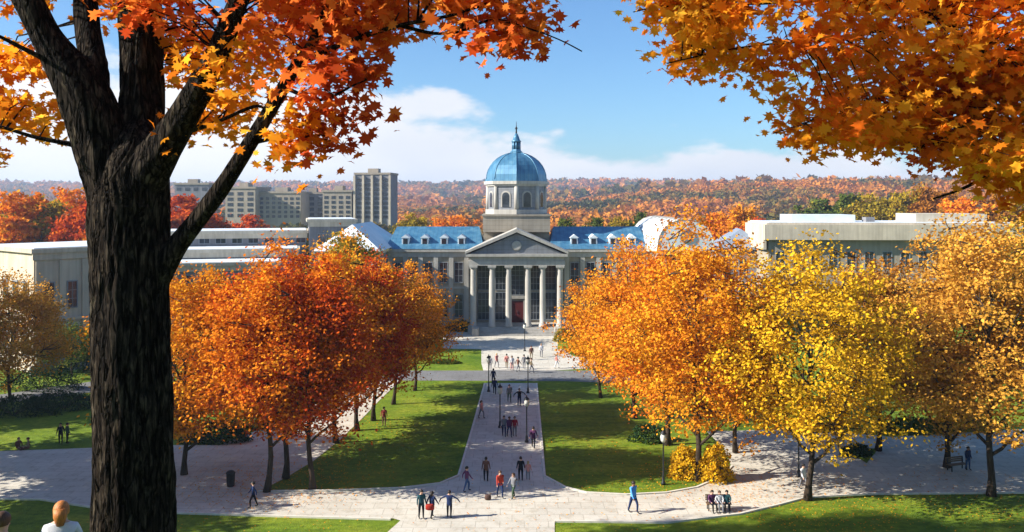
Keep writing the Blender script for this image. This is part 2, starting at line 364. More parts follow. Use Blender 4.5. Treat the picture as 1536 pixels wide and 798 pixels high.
def tree_meshes(h, rx, ry, z0, nclump, per, leaf, trunk_r, seed, lean=0.0, fork=False):
    """trunk with limbs and twigs (one mesh) and the leaf crown (one mesh)."""
    r = random.Random(seed); zc = (z0+h)/2; rz_ = (h-z0)/2
    pts, C = make_crown(h, rx, ry, zc, rz_, nclump, per, leaf, seed)
    mb = MB(); top = z0+(h-z0)*0.80
    tp = [Vector((lean*(z/h)+0.14*math.sin(z*0.9+seed), 0.12*math.sin(z*0.7+seed*2), z)) for z in np.linspace(-0.15, top, 12)]
    tr = [trunk_r*(1.0-0.88*(i/11)**0.9)*(1.5 if i == 0 else 1) for i in range(12)]
    mb.tube(tp, tr, 9)
    nodes = []
    nl = 15
    for k in range(nl):
        t = (k+0.5)/nl; zs = z0*0.82+(top-z0)*0.75*t
        a = k*2.399+r.uniform(-.3, .3); f = min(11*zs/top, 10.9); i = int(f); p0 = tp[i].lerp(tp[i+1], f-i)
        el = 0.35+0.75*t; L = 1.0
        e = Vector((math.cos(a)*rx*0.82*math.cos(el*0.9), math.sin(a)*ry*0.82*math.cos(el*0.9), 0)); 
        ze = min(h*0.95, zs+ (rx*0.55+ (h-zs)*0.45)*(0.45+0.6*t)); e.z = 0
        E = Vector((e.x, e.y, ze)); mid = p0.lerp(E, 0.45)+Vector((0, 0, -0.10*(E-p0).length+r.uniform(-.3, .3)))
        ch = []
        for j in range(7):
            u = j/6; q = p0*(1-u)**2+mid*2*u*(1-u)+E*u*u
            ch.append(q+Vector((r.uniform(-.12, .12), r.uniform(-.12, .12), r.uniform(-.1, .1)))*(1 if j else 0))
        r0 = tr[min(i, 11)]*0.55
        mb.tube(ch, [r0*(1-u/6.6)+0.012 for u in range(7)], 6)
        nodes += ch[2:]
    N = np.array([tuple(n) for n in nodes])
    for q in pts[::2]:
        d = N-q; d2 = (d**2).sum(1)+np.maximum(0, (N[:, 2]-q[2]))*3; j = int(np.argmin(d2)); a = Vector(N[j]); b = Vector(q)
        mdl = a.lerp(b, 0.5)+Vector((0, 0, -0.15)); mb.tube([a, mdl, b], [0.045, 0.03, 0.012], 4, cap=False)
    rs = np.random.default_rng(seed+99)
    V = leaves(C, rs.uniform(0.65, 1.25, len(C))*leaf, QUAD, 0.35)
    return mb, V
def tree(px, py, top_py, wpx, base_py, pal, label, seed, dens=1.0, name='autumn_tree', group=None, leaf=0.255, trunk_r=None, X=None, Y=None, H=None, W=None, Z0=None, depth=1.0):
    if X is None:
        X, Y = G(px, py); s = F/Y; H = (py-top_py)/s; W = wpx*1.1/s; Z0 = (py-base_py)/s*0.72
    h = H; rx = W/2*0.93
    vol = rx*rx*(h-Z0)/2; ncl = int(max(60, 12.5*dens*(rx*(h-Z0)/2)**0.98)); per = 60
    mb, V = tree_meshes(h, rx, rx*depth, Z0, ncl, per, leaf, trunk_r or 0.0115*h+0.03, seed)
    t = empty(name, (X, Y, float(terr(X, Y))), 0, 1, label, 'tree', group)
    mb.build('trunk', M['bark'], t)
    o = bpy.data.objects.new('crown', np_mesh('crown', V, 4, LF[pal])); link(o, t)
    return t
GL = 'autumn trees lining the left path'; GR = 'autumn trees on the right of the lawns'; GB = 'trees beyond and between the buildings'
tree(279,712,402,236,655,'amber','orange tree with thin trunk on the shaded paving just right of the big dark trunk',11,group=GL)
tree(403,737,392,225,632,'orange','tall red and orange tree, its trunk leftmost of the trunks at the front bed corner',12,group=GL,depth=0.66, dens=1.1)
tree(427,718,384,205,625,'red','red-orange tree on a trunk close behind and right of the foremost left trunk',13,group=GL,depth=0.66)
tree(466,735,400,200,622,'red','deep red tree whose trunk is nearest the lit left lawn, third trunk of the row',14,group=GL,depth=0.66)
tree(503,664,378,170,600,'amber','bright amber tree beside the sunlit stretch of the left diagonal path',15,group=GL,depth=0.66)
tree(536,646,386,165,590,'red','red-brown tree in the middle of the left row, thin trunk on the lawn edge',16,group=GL,depth=0.66)
tree(562,631,392,150,580,'amber','amber tree on the lawn near the small person in red',17,group=GL,depth=0.66)
tree(592,606,404,128,560,'brown','brownish amber tree next to last of the left row towards the domed building',18,group=GL,depth=0.66)
tree(622,586,410,118,545,'amber','golden amber tree at the far end of the left row, beside the domed building',19,group=GL,depth=0.66)
tree(522,524,348,100,470,'olive','dark gold tree rising behind the left row, below the pale hipped roof',20,group=GL, leaf=0.36)
tree(15,602,412,140,560,'tan','olive gold tree cut by the left edge of the photo',21,group=GL,dens=1.4)
tree(108,566,484,80,540,'green','small dark olive tree in front of the shaded wall at the left',22,group=GL)
tree(118,520,358,90,470,'amber','orange tree between the big dark trunk and the cream hall at the left',23,group=GL, leaf=0.36)
tree(1046,720,344,215,640,'amber','tall golden tree with twin dark trunks over the golden shrub',31,group=GR, dens=1.05)
tree(1000,668,368,190,600,'orange','orange tree left of and behind the tall golden tree',32,group=GR)
tree(950,628,378,150,575,'amber','golden tree in the middle of the right row along the lawn',33,group=GR)
tree(900,596,420,130,552,'amber','lower gold tree overlapping the right lawn edge',34,group=GR)
tree(1105,680,415,130,620,'amber','light orange tree filling the gap left of the bright yellow tree',35,group=GR)
tree(1215,750,364,256,662,'yellow','bright yellow tree with a thin black trunk at the edge of the near right lawn',36,group=GR, dens=0.95)
tree(1318,676,372,155,615,'brown','dark brown tree standing behind the bright yellow tree',37,group=GR)
tree(1420,702,372,180,645,'tan','tan gold tree behind the right plaza, its trunk beside the standing person',38,group=GR)
tree(1485,744,322,255,648,'tan','big tan and yellow-green tree on the near right lawn at the right edge',39,group=GR)
tree(1590,700,300,210,620,'olive','olive tree at the far right edge behind the tan tree',40,group=GR)
# trees left of the frame, which shade the paved square and the near lawn
def clone(src, X, Y, rz, sc, label, group, pal=None):
    c = copy_tree(src); c.location = (X, Y, 0); c.rotation_euler.z = rz; c.scale = (sc, sc, sc); c['label'] = label; c['group'] = group; return c
tall = tree(0,0,0,0,0,'amber','tall amber tree added outside the left edge to shade the near lawn',50,X=-34,Y=38,H=35,W=13,Z0=19,group=GL,dens=0.8,leaf=0.42)  # unseen tree, added with a high crown to cast shade across the near lawn
tree(0,0,0,0,0,'amber','broad amber tree beside the paved square outside the left edge',51,X=-44,Y=57,H=19,W=12,Z0=6,group=GL,leaf=0.4)
tree(0,0,0,0,0,'orange','broad orange tree beside the paved square outside the left edge',52,X=-52,Y=64,H=21,W=13,Z0=5,group=GL,leaf=0.4)
tree(0,0,0,0,0,'olive','small olive tree added outside the left edge to shade the lower left grass',54,X=-43,Y=50.5,H=15,W=10,Z0=3,group=GL,leaf=0.4)  # unseen tree, put in to darken the grass at the lower left
tree(0,0,0,0,0,'olive','olive tree beside the left road outside the left edge',53,X=-62,Y=78,H=20,W=14,Z0=3,group=GL,leaf=0.4)

# trees among and behind the buildings (one detailed kind per colour, then copies)
protos = {}
def bgtree(pal, px, top_py, Y, w, label):
    h = EYE-(top_py-HZ)*Y/F
    if pal not in protos:
        t = tree(0,0,0,0,0,pal,label,60+len(protos),X=0,Y=Y,H=14,W=12,Z0=3.0,group=GB,leaf=0.62,dens=0.55,name='background_tree'); protos[pal] = t
    else: t = copy_tree(protos[pal])
    t.location = (PX(px, Y), Y, 0); k = h/14; t.scale = (w/12, w/12, k); t.rotation_euler.z = px*0.37
    t['label'] = label; t['group'] = GB; return t
for a in [
 ('orange',18,292,175,17,'round orange tree above the roof at the far left edge'),
 ('olive',62,296,180,15,'olive and orange tree between two orange ones above the left hall'),
 ('orange',104,288,190,17,'orange tree just left of the big dark trunk at roof height'),
 ('red',140,300,175,14,'red tree partly hidden by the left side of the big dark trunk'),
 ('red',282,297,205,19,'bright red tree framed between the big dark trunk and its thin branch'),
 ('red',372,325,230,14,'low red tree behind the long flat roofed hall, under the slab block'),
 ('olive',622,322,210,10,'dark olive tree behind the roof just right of the tall tower'),
 ('orange',660,330,250,10,'small orange tree behind the pale left wing roof'),
 ('orange',690,326,260,11,'orange tree behind the pale left wing roof next to the drum'),
 ('green',850,333,190,9,'dark green tree behind the blue roof right of the drum'),
 ('green',890,331,200,10,'dark green tree behind the middle of the blue roof'),
 ('olive',925,327,210,10,'olive tree behind the right end of the blue roof'),
 ('green',957,323,215,9,'dark green tree next to the white end pavilion'),
 ('orange',1080,322,220,12,'orange tree just right of the white end pavilion'),
 ('amber',1112,312,215,12,'amber tree above the grey blue gabled hall'),
 ('red',1135,330,190,9,'red brown tree touching the left end of the long cream hall'),
 ('green',1235,303,260,19,'large green tree above the left half of the long cream hall'),
 ('green',1275,296,250,19,'green tree in the middle of the green clump over the cream hall'),
 ('olive',1318,293,240,17,'olive tree at the right of the green clump over the cream hall'),
 ('olive',1362,285,235,15,'yellow olive tree standing tallest over the long cream hall'),
 ('brown',1402,288,230,15,'brown tree beside the hanging orange leaves at the right'),
 ('orange',1450,300,215,18,'orange tree under the hanging orange leaves at the right'),
 ('brown',1505,296,210,16,'brown tree behind the right end of the cream hall'),
]: bgtree(*a)

# distant woods: far too many to count
def woods():
    V = []; T = []
    def scatter(n, y0, y1, r, q, qs, zf):
        Y = np.sqrt(rng.uniform(y0**2, y1**2, n)); X = rng.uniform(-0.74, 0.74, n)*Y
        bad = (X > -200) & (X < -45) & (Y > 395) & (Y < 560)
        X, Y = X[~bad], Y[~bad]; n = len(X)
        Z = np.maximum(zf(X, Y), 0); rr = r*rng.uniform(0.7, 1.3, n)
        tn = np.array([mnoise.noise(Vector((x*0.010, y*0.004, 3))) for x, y in zip(X, Y)])
        tint = np.clip(0.45+0.85*tn+rng.normal(0, 0.09, n), 0, 0.9)
        d = rng.normal(size=(n, q, 3)); d /= np.linalg.norm(d, axis=2)[:, :, None]; d[:, :, 2] = np.abs(d[:, :, 2])*1.3-0.2
        C = np.stack([X, Y, Z+rr*0.45], 1)[:, None, :]+d*rr[:, None, None]*rng.uniform(0.6, 1.0, (n, q, 1))
        V.append(leaves(C.reshape(-1, 3), np.repeat(rr, q)*qs, QUAD, 0.3)); T.append(np.repeat(tint, q))
    scatter(2600, 195, 420, 5.2, 60, 0.42, lambda x, y: x*0)
    scatter(5200, 420, 1250, 6.5, 34, 0.6, hillz)
    scatter(5500, 1250, 3100, 13, 16, 0.8, hillz)
    m = m_leaf('autumn_wood_foliage', [(0.035,0.04,0.015),(0.09,0.09,0.025),(0.26,0.15,0.03),(0.46,0.15,0.025),(0.58,0.25,0.035),(0.32,0.09,0.035)], 0.25, attr=True)
    o = bpy.data.objects.new('distant_woods', np_mesh('distant_woods', np.concatenate(V), 4, m, np.concatenate(T))); link(o)
    tag(o, 'autumn coloured woods covering the plain and hills behind the buildings', 'woods', kind='stuff')
woods()

# shrubs and hedges
def shrub(px, py, wx, wy, h, pal, label, name='shrub', cat='shrub', n=2500, leaf=0.2, rz=0, group=None):
    X, Y = G(px, py); r = np.random.default_rng(int(px))
    d = r.normal(size=(n, 3)); d /= np.linalg.norm(d, axis=1)[:, None]; d[:, 2] = np.abs(d[:, 2])
    rad = r.uniform(0.6, 1, n)**0.6; lob = np.array([1+0.3*mnoise.noise(Vector(q)*2.5+Vector((px, 0, 0))) for q in d])
    C = d*(rad*lob)[:, None]*np.array([wx/2, wy/2, h])
    V = leaves(C, r.uniform(.7, 1.3, n)*leaf, QUAD, 0.2)
    t = empty(name, (X, Y, 0), rz, 1, label, cat, group)
    mb = MB()
    for k in range(7):
        a = k*0.9; mb.tube([(0.1*math.cos(a), 0.1*math.sin(a), -0.05), (wx*.15*math.cos(a), wy*.15*math.sin(a), h*.4), (wx*.32*math.cos(a), wy*.32*math.sin(a), h*.75)], [.04,.025,.01], 5)
    mb.build('stem', M['bark'], t)
    o = bpy.data.objects.new('foliage', np_mesh('foliage', V, 4, LF[pal])); link(o, t); return t
GS = 'shrubs along the paths'
shrub(1072,721,2.6,2.0,2.7,'yellow','golden shrub at the foot of the twin dark trunks beside the path',group=GS)
shrub(1030,716,2.6,2.0,2.2,'yellow','yellow-green low shrub left of the twin dark trunks',group=GS)
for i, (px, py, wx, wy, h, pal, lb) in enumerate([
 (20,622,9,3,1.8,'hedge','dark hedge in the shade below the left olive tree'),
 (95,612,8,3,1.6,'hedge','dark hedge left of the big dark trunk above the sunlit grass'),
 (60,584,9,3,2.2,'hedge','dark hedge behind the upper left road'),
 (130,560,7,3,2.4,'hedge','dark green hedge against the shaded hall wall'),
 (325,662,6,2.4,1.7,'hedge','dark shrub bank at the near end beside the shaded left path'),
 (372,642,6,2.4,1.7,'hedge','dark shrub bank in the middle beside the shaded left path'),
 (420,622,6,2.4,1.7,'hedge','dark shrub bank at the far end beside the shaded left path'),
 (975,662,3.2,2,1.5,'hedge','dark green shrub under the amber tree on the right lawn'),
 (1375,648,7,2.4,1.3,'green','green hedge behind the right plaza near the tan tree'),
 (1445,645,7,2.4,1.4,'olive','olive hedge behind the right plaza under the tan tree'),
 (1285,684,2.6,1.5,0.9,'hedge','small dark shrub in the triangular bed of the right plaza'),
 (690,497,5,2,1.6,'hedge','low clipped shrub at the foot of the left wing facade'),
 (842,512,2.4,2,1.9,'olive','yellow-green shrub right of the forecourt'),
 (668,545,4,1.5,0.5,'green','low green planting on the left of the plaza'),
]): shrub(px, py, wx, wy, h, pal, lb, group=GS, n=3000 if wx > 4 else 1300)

# ------------------------------------------------------------------ buildings
def windows(parent, specs, fmat=None):
    """specs: (cx, y_front, z0, z1, w, nv, nh): a frame standing proud of the wall with a recessed dark pane behind it; facing -Y"""
    for (cx, y, z0, z1, w, nv, nh) in specs:
        f = MB(); t = 0.12; x0, x1 = cx-w/2, cx+w/2
        f.box(x0-t, x0, y-0.10, y-0.004, z0-t, z1+t).box(x1, x1+t, y-0.10, y-0.004, z0-t, z1+t)
        f.box(x0, x1, y-0.10, y-0.004, z1, z1+t).box(x0, x1, y-0.16, y-0.004, z0-t, z0)
        for k in range(1, nv): xx = x0+w*k/nv; f.box(xx-.03, xx+.03, y-0.07, y-0.03, z0, z1)
        for k in range(1, nh): zz = z0+(z1-z0)*k/nh; f.box(x0, x1, y-0.065, y-0.028, zz-.03, zz+.03)
        fo = f.build('window', fmat or M['frame'], parent)
        MB().box(x0, x1, y-0.025, y-0.006, z0, z1).build('pane', M['glass'], fo)
def gable(mb, x0, x1, y0, y1, z0, z1, ov=0.0):
    xm = (x0+x1)/2
    mb.add([(x0,y0,z0),(x1,y0,z0),(xm,y0,z1),(x0,y1,z0),(x1,y1,z0),(xm,y1,z1)], [(0,1,2),(5,4,3),(0,2,5,3),(1,4,5,2),(0,3,4,1)])
def hip(mb, x0, x1, y0, y1, z0, z1, ins):
    if x1-x0 > y1-y0: ym = (y0+y1)/2; r = [(x0+ins,ym,z1),(x1-ins,ym,z1)]; f = [(0,1,5,4),(2,3,4,5),(1,2,5),(3,0,4)]
    else: xm = (x0+x1)/2; r = [(xm,y0+ins,z1),(xm,y1-ins,z1)]; f = [(1,2,5,4),(3,0,4,5),(0,1,4),(2,3,5)]
    mb.add([(x0,y0,z0),(x1,y0,z0),(x1,y1,z0),(x0,y1,z0)]+r, f+[(3,2,1,0)])

def main_building():
    t = empty('domed_building', (0.7, 134, 0), 0, 1, 'domed stone building with six column portico and blue roofs at the far end', 'building')
    # local coordinates: x centre = portico axis, y=0 wing facade
    W = MB(); W.box(-20, -6.2, 0, 13, -0.2, 12.0); W.box(6.2, 20.5, 0, 13, -0.2, 12.0); W.box(-6.2, 6.2, 0.6, 13, -0.2, 12.6)
    W.build('wall', M['lime'], t)
    for x0, x1 in ((-20, -7.3), (7.3, 20.5)):
        c = MB(); c.box(x0, x1, -0.55, 13.4, 12.0, 12.45); c.box(x0, x1, -0.25, -0.003, 11.2, 12.0); c.box(x0, x1, -0.2, -0.003, 0, 1.1); c.box(x0, x1, -0.14, -0.003, 6.3, 6.6)
        n = 5
        for k in range(n+1):
            xx = x0+0.45+(x1-x0-0.9)*k/n; c.box(xx-.35, xx+.35, -0.22, -0.004, 1.1, 11.2)
        c.build('cornice', M['limesm'], t)
    sp = []
    for x0, x1 in ((-20, -7.3), (7.3, 20.5)):
        for k in range(5):
            cx = x0+0.45+(x1-x0-0.9)*(k+.5)/5; sp += [(cx, 0, 1.9, 5.4, 1.2, 2, 3), (cx, 0, 7.3, 10.3, 1.2, 2, 3)]
    windows(t, sp)
    # roofs
    rf = MB(); hip(rf, -20.3, -5.0, -0.6, 13.5, 12.46, 15.7, 1.0); r_l = rf.build('roof', M['blueroof'], t)
    rf = MB(); hip(rf, 5.0, 20.8, -0.6, 13.5, 12.46, 15.7, 1.0); r_r = rf.build('roof', M['blueroof'], t)
    for x0 in (-17.3, -14.3, -11.3, -8.6, 9.0, 12.0, 15.0, 18.0):
        rr = r_l if x0 < 0 else r_r
        d = MB(); d.box(x0-.55, x0+.55, 0.9, 3.2, 12.9, 14.1); gable(d, x0-.72, x0+.72, 0.75, 4.0, 14.1, 14.65)
        do = d.build('dormer', M['roofpale'], rr)
        q = MB().box(x0-.36, x0+.36, 0.87, 0.897, 13.1, 13.95).build('dormer_pane', M['glass'], rr)
    # portico: floor, columns, entablature, pediment
    MB().box(-7.3, 7.3, -4.6, 0.59, -0.2, 1.0).build('podium', M['limesm'], t)
    st = MB()
    for k in range(6): st.box(-5.6, 5.6, -4.61-0.38*(k+1), -4.60-0.38*k-0.008, -0.1, 1.0-0.16*(k+1))
    st.build('front_steps', M['limesm'], t)
    for k in range(2):
        s = (-1, 1)[k]; MB().box(*sorted((s*5.61, s*6.6)), -7.0, -4.61, -0.1, 1.15).build('stair_wall', M['limesm'], t)
    for px in (707, 735, 760, 789, 811, 837):
        x = (px-772)*130/F; c = MB()
        c.lathe([(.62,1.0),(.62,1.2),(.55,1.25),(.58,1.4),(.47,1.5),(.46,3.5),(.41,9.5),(.40,9.55),(.5,9.7),(.6,9.9)], x, -4.0, 18)
        c.box(x-.62, x+.62, -4.62, -3.38, 9.9, 10.2); c.build('column', M['limesm'], t)
    e = MB(); e.box(-7.2, 7.2, -4.55, -0.02, 10.2, 10.9); e.box(-7.1, 7.1, -4.45, 0.59, 10.9, 11.55); e.box(-7.6, 7.6, -5.0, 0.6, 11.55, 11.95)
    e.build('entablature', M['limesm'], t)
    p = MB(); gable(p, -7.0, 7.0, -4.4, 0.6, 11.95, 15.0); p.build('pediment', M['grey'], t)
    rk = MB()
    for s in (-1, 1):
        rk.add([(s*7.7,-5.05,11.96),(s*7.7,-5.05,12.3),(0,-5.05,15.75),(0,-5.05,15.2),(s*7.7,3,11.96),(s*7.7,3,12.3),(0,3,15.75),(0,3,15.2)],
               [(0,1,2,3),(7,6,5,4),(1,5,6,2),(0,3,7,4),(0,4,5,1),(2,6,7,3)])
    rk.build('raking_cornice', M['limesm'], t)
    MB().lathe([(0.75,0),(0.75,0.12),(0.6,0.14)], 0, 0, 24).build('medallion', M['limesm'], t).location = (0, -4.42, 13.2)
    t_m = [o for o in COL.objects if o.name.startswith('medallion')][-1]; t_m.rotation_euler.x = R(90)
    # attic behind the pediment
    MB().box(-5.2, 5.2, 3.01, 12.2, 12.61, 15.0).build('attic', M['lime'], t)
    # bay windows behind columns and door
    sp = []
    for cx, w in ((-5.1, 1.7), (-2.45, 1.6), (2.85, 1.5), (5.2, 1.7)): sp += [(cx, 0.6, 1.5, 5.6, w, 3, 4), (cx, 0.6, 6.1, 9.8, w, 3, 4)]
    sp += [(0.15, 0.6, 5.3, 9.8, 1.9, 3, 6)]
    windows(t, sp)
    d = MB(); d.box(-0.75, 1.05, 0.42, 0.596, 1.01, 4.3); do = d.build('door', M['door'], t)
    dd = MB(); dd.box(-1.1, -0.76, 0.3, 0.597, 1.01, 4.7); dd.box(1.06, 1.4, 0.3, 0.597, 1.01, 4.7); dd.box(-1.3, 1.6, 0.2, 0.597, 4.7, 5.1); dd.build('door_surround', M['limesm'], t)
    MB().tube([(0.1,0.36,2.4),(0.1,0.36,2.9)], [.035,.035], 6).build('handle', M['iron'], do)
    # crossing tower: square base, octagonal drum with a corner to the front, octagonal dome, lantern
    cy = 6.5; a0 = R(-90)
    b = MB(); b.box(-5.25, 5.25, cy-5.25, cy+5.25, 15.01, 17.45); b.box(-5.4, 5.4, cy-5.4, cy+5.4, 17.45, 17.75); b.build('tower_base', M['lime'], t)
    def oct(r, z0, z1, mbx): mbx.lathe([(r, z0), (r, z1)], 0, cy, 8, a0, smooth=False)
    dr = MB(); oct(4.65, 17.75, 22.6, dr); dr.build('drum', M['grey'], t)
    tr = MB(); oct(5.0, 17.76, 18.5, tr); oct(4.95, 22.2, 22.5, tr); oct(5.25, 22.5, 23.0, tr)
    for k in range(8):
        a = a0+k*math.pi/4; tr.lathe([(.38, 18.5), (.34, 22.2)], 4.55*math.cos(a), cy+4.55*math.sin(a), 8)
    tr.build('drum_cornice', M['limesm'], t)
    for k in range(8):
        a = a0+(k+.5)*math.pi/4; ap = 4.65*math.cos(math.pi/8)
        w = MB(); n = 9; zs, r = 20.6, 0.62
        out = [(-r, 18.9), (r, 18.9)]+[(r*math.cos(q*math.pi/n), zs+r*math.sin(q*math.pi/n)) for q in range(n+1)]
        def place(pts, d0, d1):
            vs = []
            for d in (d1, d0):
                for (u, z) in pts: vs.append((math.cos(a)*(ap+d)-math.sin(a)*u, cy+math.sin(a)*(ap+d)+math.cos(a)*u, z))
            m_ = len(pts); return vs, [tuple(range(m_)), tuple(range(2*m_-1, m_-1, -1))]+[((i+1)%m_, i, m_+i, m_+(i+1)%m_) for i in range(m_)]
        big = [(u*1.32, 18.9+(z-18.9)*1.1) for u, z in out]
        w.add(*place(big, 0.004, 0.10)); wo = w.build('arched_window', M['limesm'], t)
        MB().add(*place(out, 0.102, 0.13)).build('pane', M['glass'], wo)
    dm = MB(); prof = [(5.05, 23.0), (5.02, 23.35)]+[(4.85*math.cos(q), 23.35+4.35*math.sin(q)) for q in np.linspace(0, R(80), 9)]
    dm.lathe(prof, 0, cy, 8, a0, smooth=False); dmo = dm.build('dome', M['blueroof'], t)
    for k in range(8):
        a = a0+k*math.pi/4; MB().tube([(r*math.cos(a)*1.005, cy+r*math.sin(a)*1.005, z+0.02) for r, z in prof[1:]], [.06]*(len(prof)-1), 5).build('dome_rib', M['blueroof'], dmo)
    l = MB(); l.lathe([(1.0,27.4),(1.0,27.8),(.78,27.95),(.72,28.2)], 0, cy, 8, a0, smooth=False)
    for k in range(8): a = a0+k*math.pi/4; l.lathe([(.13,28.2),(.13,29.4)], .58*math.cos(a), cy+.58*math.sin(a), 6)
    l.lathe([(.48,28.2),(.48,29.4)], 0, cy, 8, a0); l.lathe([(.78,29.4),(.78,29.6),(.6,29.7),(.42,30.3),(.16,30.8)], 0, cy, 8, a0)
    l.build('lantern', M['blueroof'], t)
    MB().lathe([(.14,30.8),(.1,31.4),(.2,31.55),(.2,31.7),(.06,31.9),(.03,32.7)], 0, cy, 8).build('spire', M['iron'], t)
    # end pavilions, projecting
    for s in (-1, 1):
        x0, x1 = (-28.5, -20.01) if s < 0 else (20.51, 27.6); y0 = -10
        pv = empty_child = bpy.data.objects.new('end_pavilion', None); link(pv, t)
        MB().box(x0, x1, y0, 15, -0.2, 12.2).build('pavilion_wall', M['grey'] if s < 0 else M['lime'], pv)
        cc = MB(); cc.box(x0-.5, x1+.5, y0-.5, 15.5, 12.2, 12.7)
        for xx in (x0+.5, (x0*2+x1)/3+.1, (x0+2*x1)/3-.1, x1-.5): cc.box(xx-.4, xx+.4, y0-.25, y0-.004, 0, 12.2)
        cc.box(x0, x1, y0-.3, y0-.005, 0, 1.0)
        cc.build('pavilion_trim', M['cream'], pv)
        r2 = MB()
        if s < 0: hip(r2, x0-.7, x1+.7, y0-.7, 15.7, 12.71, 16.4, 4.5)
        else:     # curved mansard
            n = 9; vs = []; xm = (x0+x1)/2
            for yy in (y0-.6, 15.6):
                for q in range(n+1): an = math.pi*q/n; vs.append((xm-(x1-x0+1.0)/2*math.cos(an), yy, 12.71+4.5*math.sin(an)**0.75))
            r2.add(vs, [(q, q+1, n+2+q, n+1+q)[::-1] for q in range(n)]+[tuple(range(n+1)), tuple(range(2*n+1, n, -1))])
        r2.build('pavilion_roof', M['roofpale'], pv)
        if s > 0:
            for yy in np.linspace(y0-.6, 15.6, 9):
                MB().tube([(xm-(x1-x0+1.0)/2*math.cos(math.pi*q/12), yy, 12.75+4.5*math.sin(math.pi*q/12)**0.75) for q in range(13)], [.09]*13, 5).build('roof_rib', M['limesm'], pv)
            MB().lathe([(1.0,0),(1.0,.2),(.75,.22)], 0, 0, 20).build('round_window', M['grey'], pv).matrix_local = Matrix.Translation((xm, y0-.6, 14.9)) @ Matrix.Rotation(R(90), 4, 'X')
        windows(pv, [(x0+(x1-x0)*f, y0, z0, z0+3.2, 1.3, 2, 3) for f in (.2,.5,.8) for z0 in (1.9, 7.2)])
    return t
main_building()

def hall(name, label, X, Y, rz, parts, mats, wins=(), roofs=()):
    t = empty(name, (X, Y, 0), rz, 1, label, 'building')
    for (x0, x1, y0, y1, z) in parts:
        MB().box(x0, x1, y0, y1, -0.2, z-0.5).build('wall', mats[0], t)
        c = MB(); c.box(x0-.4, x1+.4, y0-.4, y1+.4, z-0.5, z); c.box(x0-.2, x1+.2, y0-.2, y0-.004, z-1.3, z-.5); c.build('cornice', mats[1], t)
        r = MB(); r.box(x0, x1, y0, y1, z+.004, z+.09); r.build('roof', M['roofpale'], t)
    windows(t, wins)
    return t
# long flat roofed hall, left, stepped in three
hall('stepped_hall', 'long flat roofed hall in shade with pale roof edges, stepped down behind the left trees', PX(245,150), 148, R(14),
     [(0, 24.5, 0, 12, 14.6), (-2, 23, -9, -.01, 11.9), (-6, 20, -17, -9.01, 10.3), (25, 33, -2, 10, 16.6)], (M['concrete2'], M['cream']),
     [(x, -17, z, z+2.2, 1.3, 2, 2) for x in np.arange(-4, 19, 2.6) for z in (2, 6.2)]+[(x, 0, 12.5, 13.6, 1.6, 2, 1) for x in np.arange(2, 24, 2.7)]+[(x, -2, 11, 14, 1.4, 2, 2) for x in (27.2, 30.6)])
# left hall with one lit and one shaded face
h = hall('cream_hall', 'cream walled hall at the left edge, its right face in blue shade', PX(58,100), 99, R(50),
     [(0, 16, 0, 14, 14.4)], (M['cream'], M['cream']), [(x, 0, z, z+3, 1.0, 2, 3) for x in (1.65, 4.25, 6.85, 9.45, 12.05, 14.65) for z in (2, 7.4)])
MB().box(-.35, 16.3, -.3, -.004, 5.9, 6.25).build('string_course', M['cream'], h)
MB().box(-.5, 16.4, -.4, -.004, 0, 1.1).build('plinth', M['concrete2'], h)
for k in range(7): MB().box(.15+k*2.6, .55+k*2.6, -.2, -.003, 1.11, 5.89).build('pilaster', M['cream'], h)
for k in range(7): MB().box(.15+k*2.6, .55+k*2.6, -.2, -.003, 6.26, 13.0).build('pilaster', M['cream'], h)
for y in (2.2, 5.2, 8.2, 11.2):
    for z in (2, 7.4):
        f = MB(); f.box(-.12, -.006, y-.75, y+.75, z-.2, z+3.2); fo = f.build('window', M['frame'], h); MB().box(-.15, -.122, y-.55, y+.55, z, z+3).build('pane', M['glass'], fo)
# long cream hall, right
h = hall('long_cream_hall', 'long cream hall with a deep pale cornice on the right', PX(1150,150), 149, R(-3),
     [(0, 41, 0, 14, 16.1)], (M['concrete'], M['cream']), [(x, 0, z, z+2.6, 1.4, 2, 2) for x in np.arange(2, 40, 3.0) for z in (3, 8.5)])
MB().box(-.9, 41.9, -1.2, -.42, 13.2, 15.8).build('fascia', M['cream'], h)
MB().box(-.95, -.43, -.41, 14, 11.5, 15.8).build('fascia', M['cream'], h)
MB().box(5, 16, 4, 12, 16.2, 17.4).build('roof_house', M['roofpale'], h)
MB().box(26, 38, 3, 12, 16.2, 17.6).build('roof_house', M['cream'], h)
MB().box(17.5, 19, 3, 5, 16.2, 17.0).build('vent', M['concrete2'], h)
# gabled grey blue hall between
t = empty('gabled_hall', (PX(1120,158), 158, 0), R(-8), 1, 'small grey hall with sloping blue grey roof, left of the long cream hall', 'building')
MB().box(-5.5, 4.2, 0, 14, -.2, 11).build('wall', M['concrete2'], t)
rb = MB(); hip(rb, -6, 4.7, -.5, 14.5, 11.01, 14.6, 4); rb.build('roof', m_plain('slate_roof', (0.2,0.24,0.3), 0.6), t)
windows(t, [(x, 0, z, z+2.4, 1.2, 2, 2) for x in (-3.8, -.7, 2.4) for z in (2.5, 6.8)])

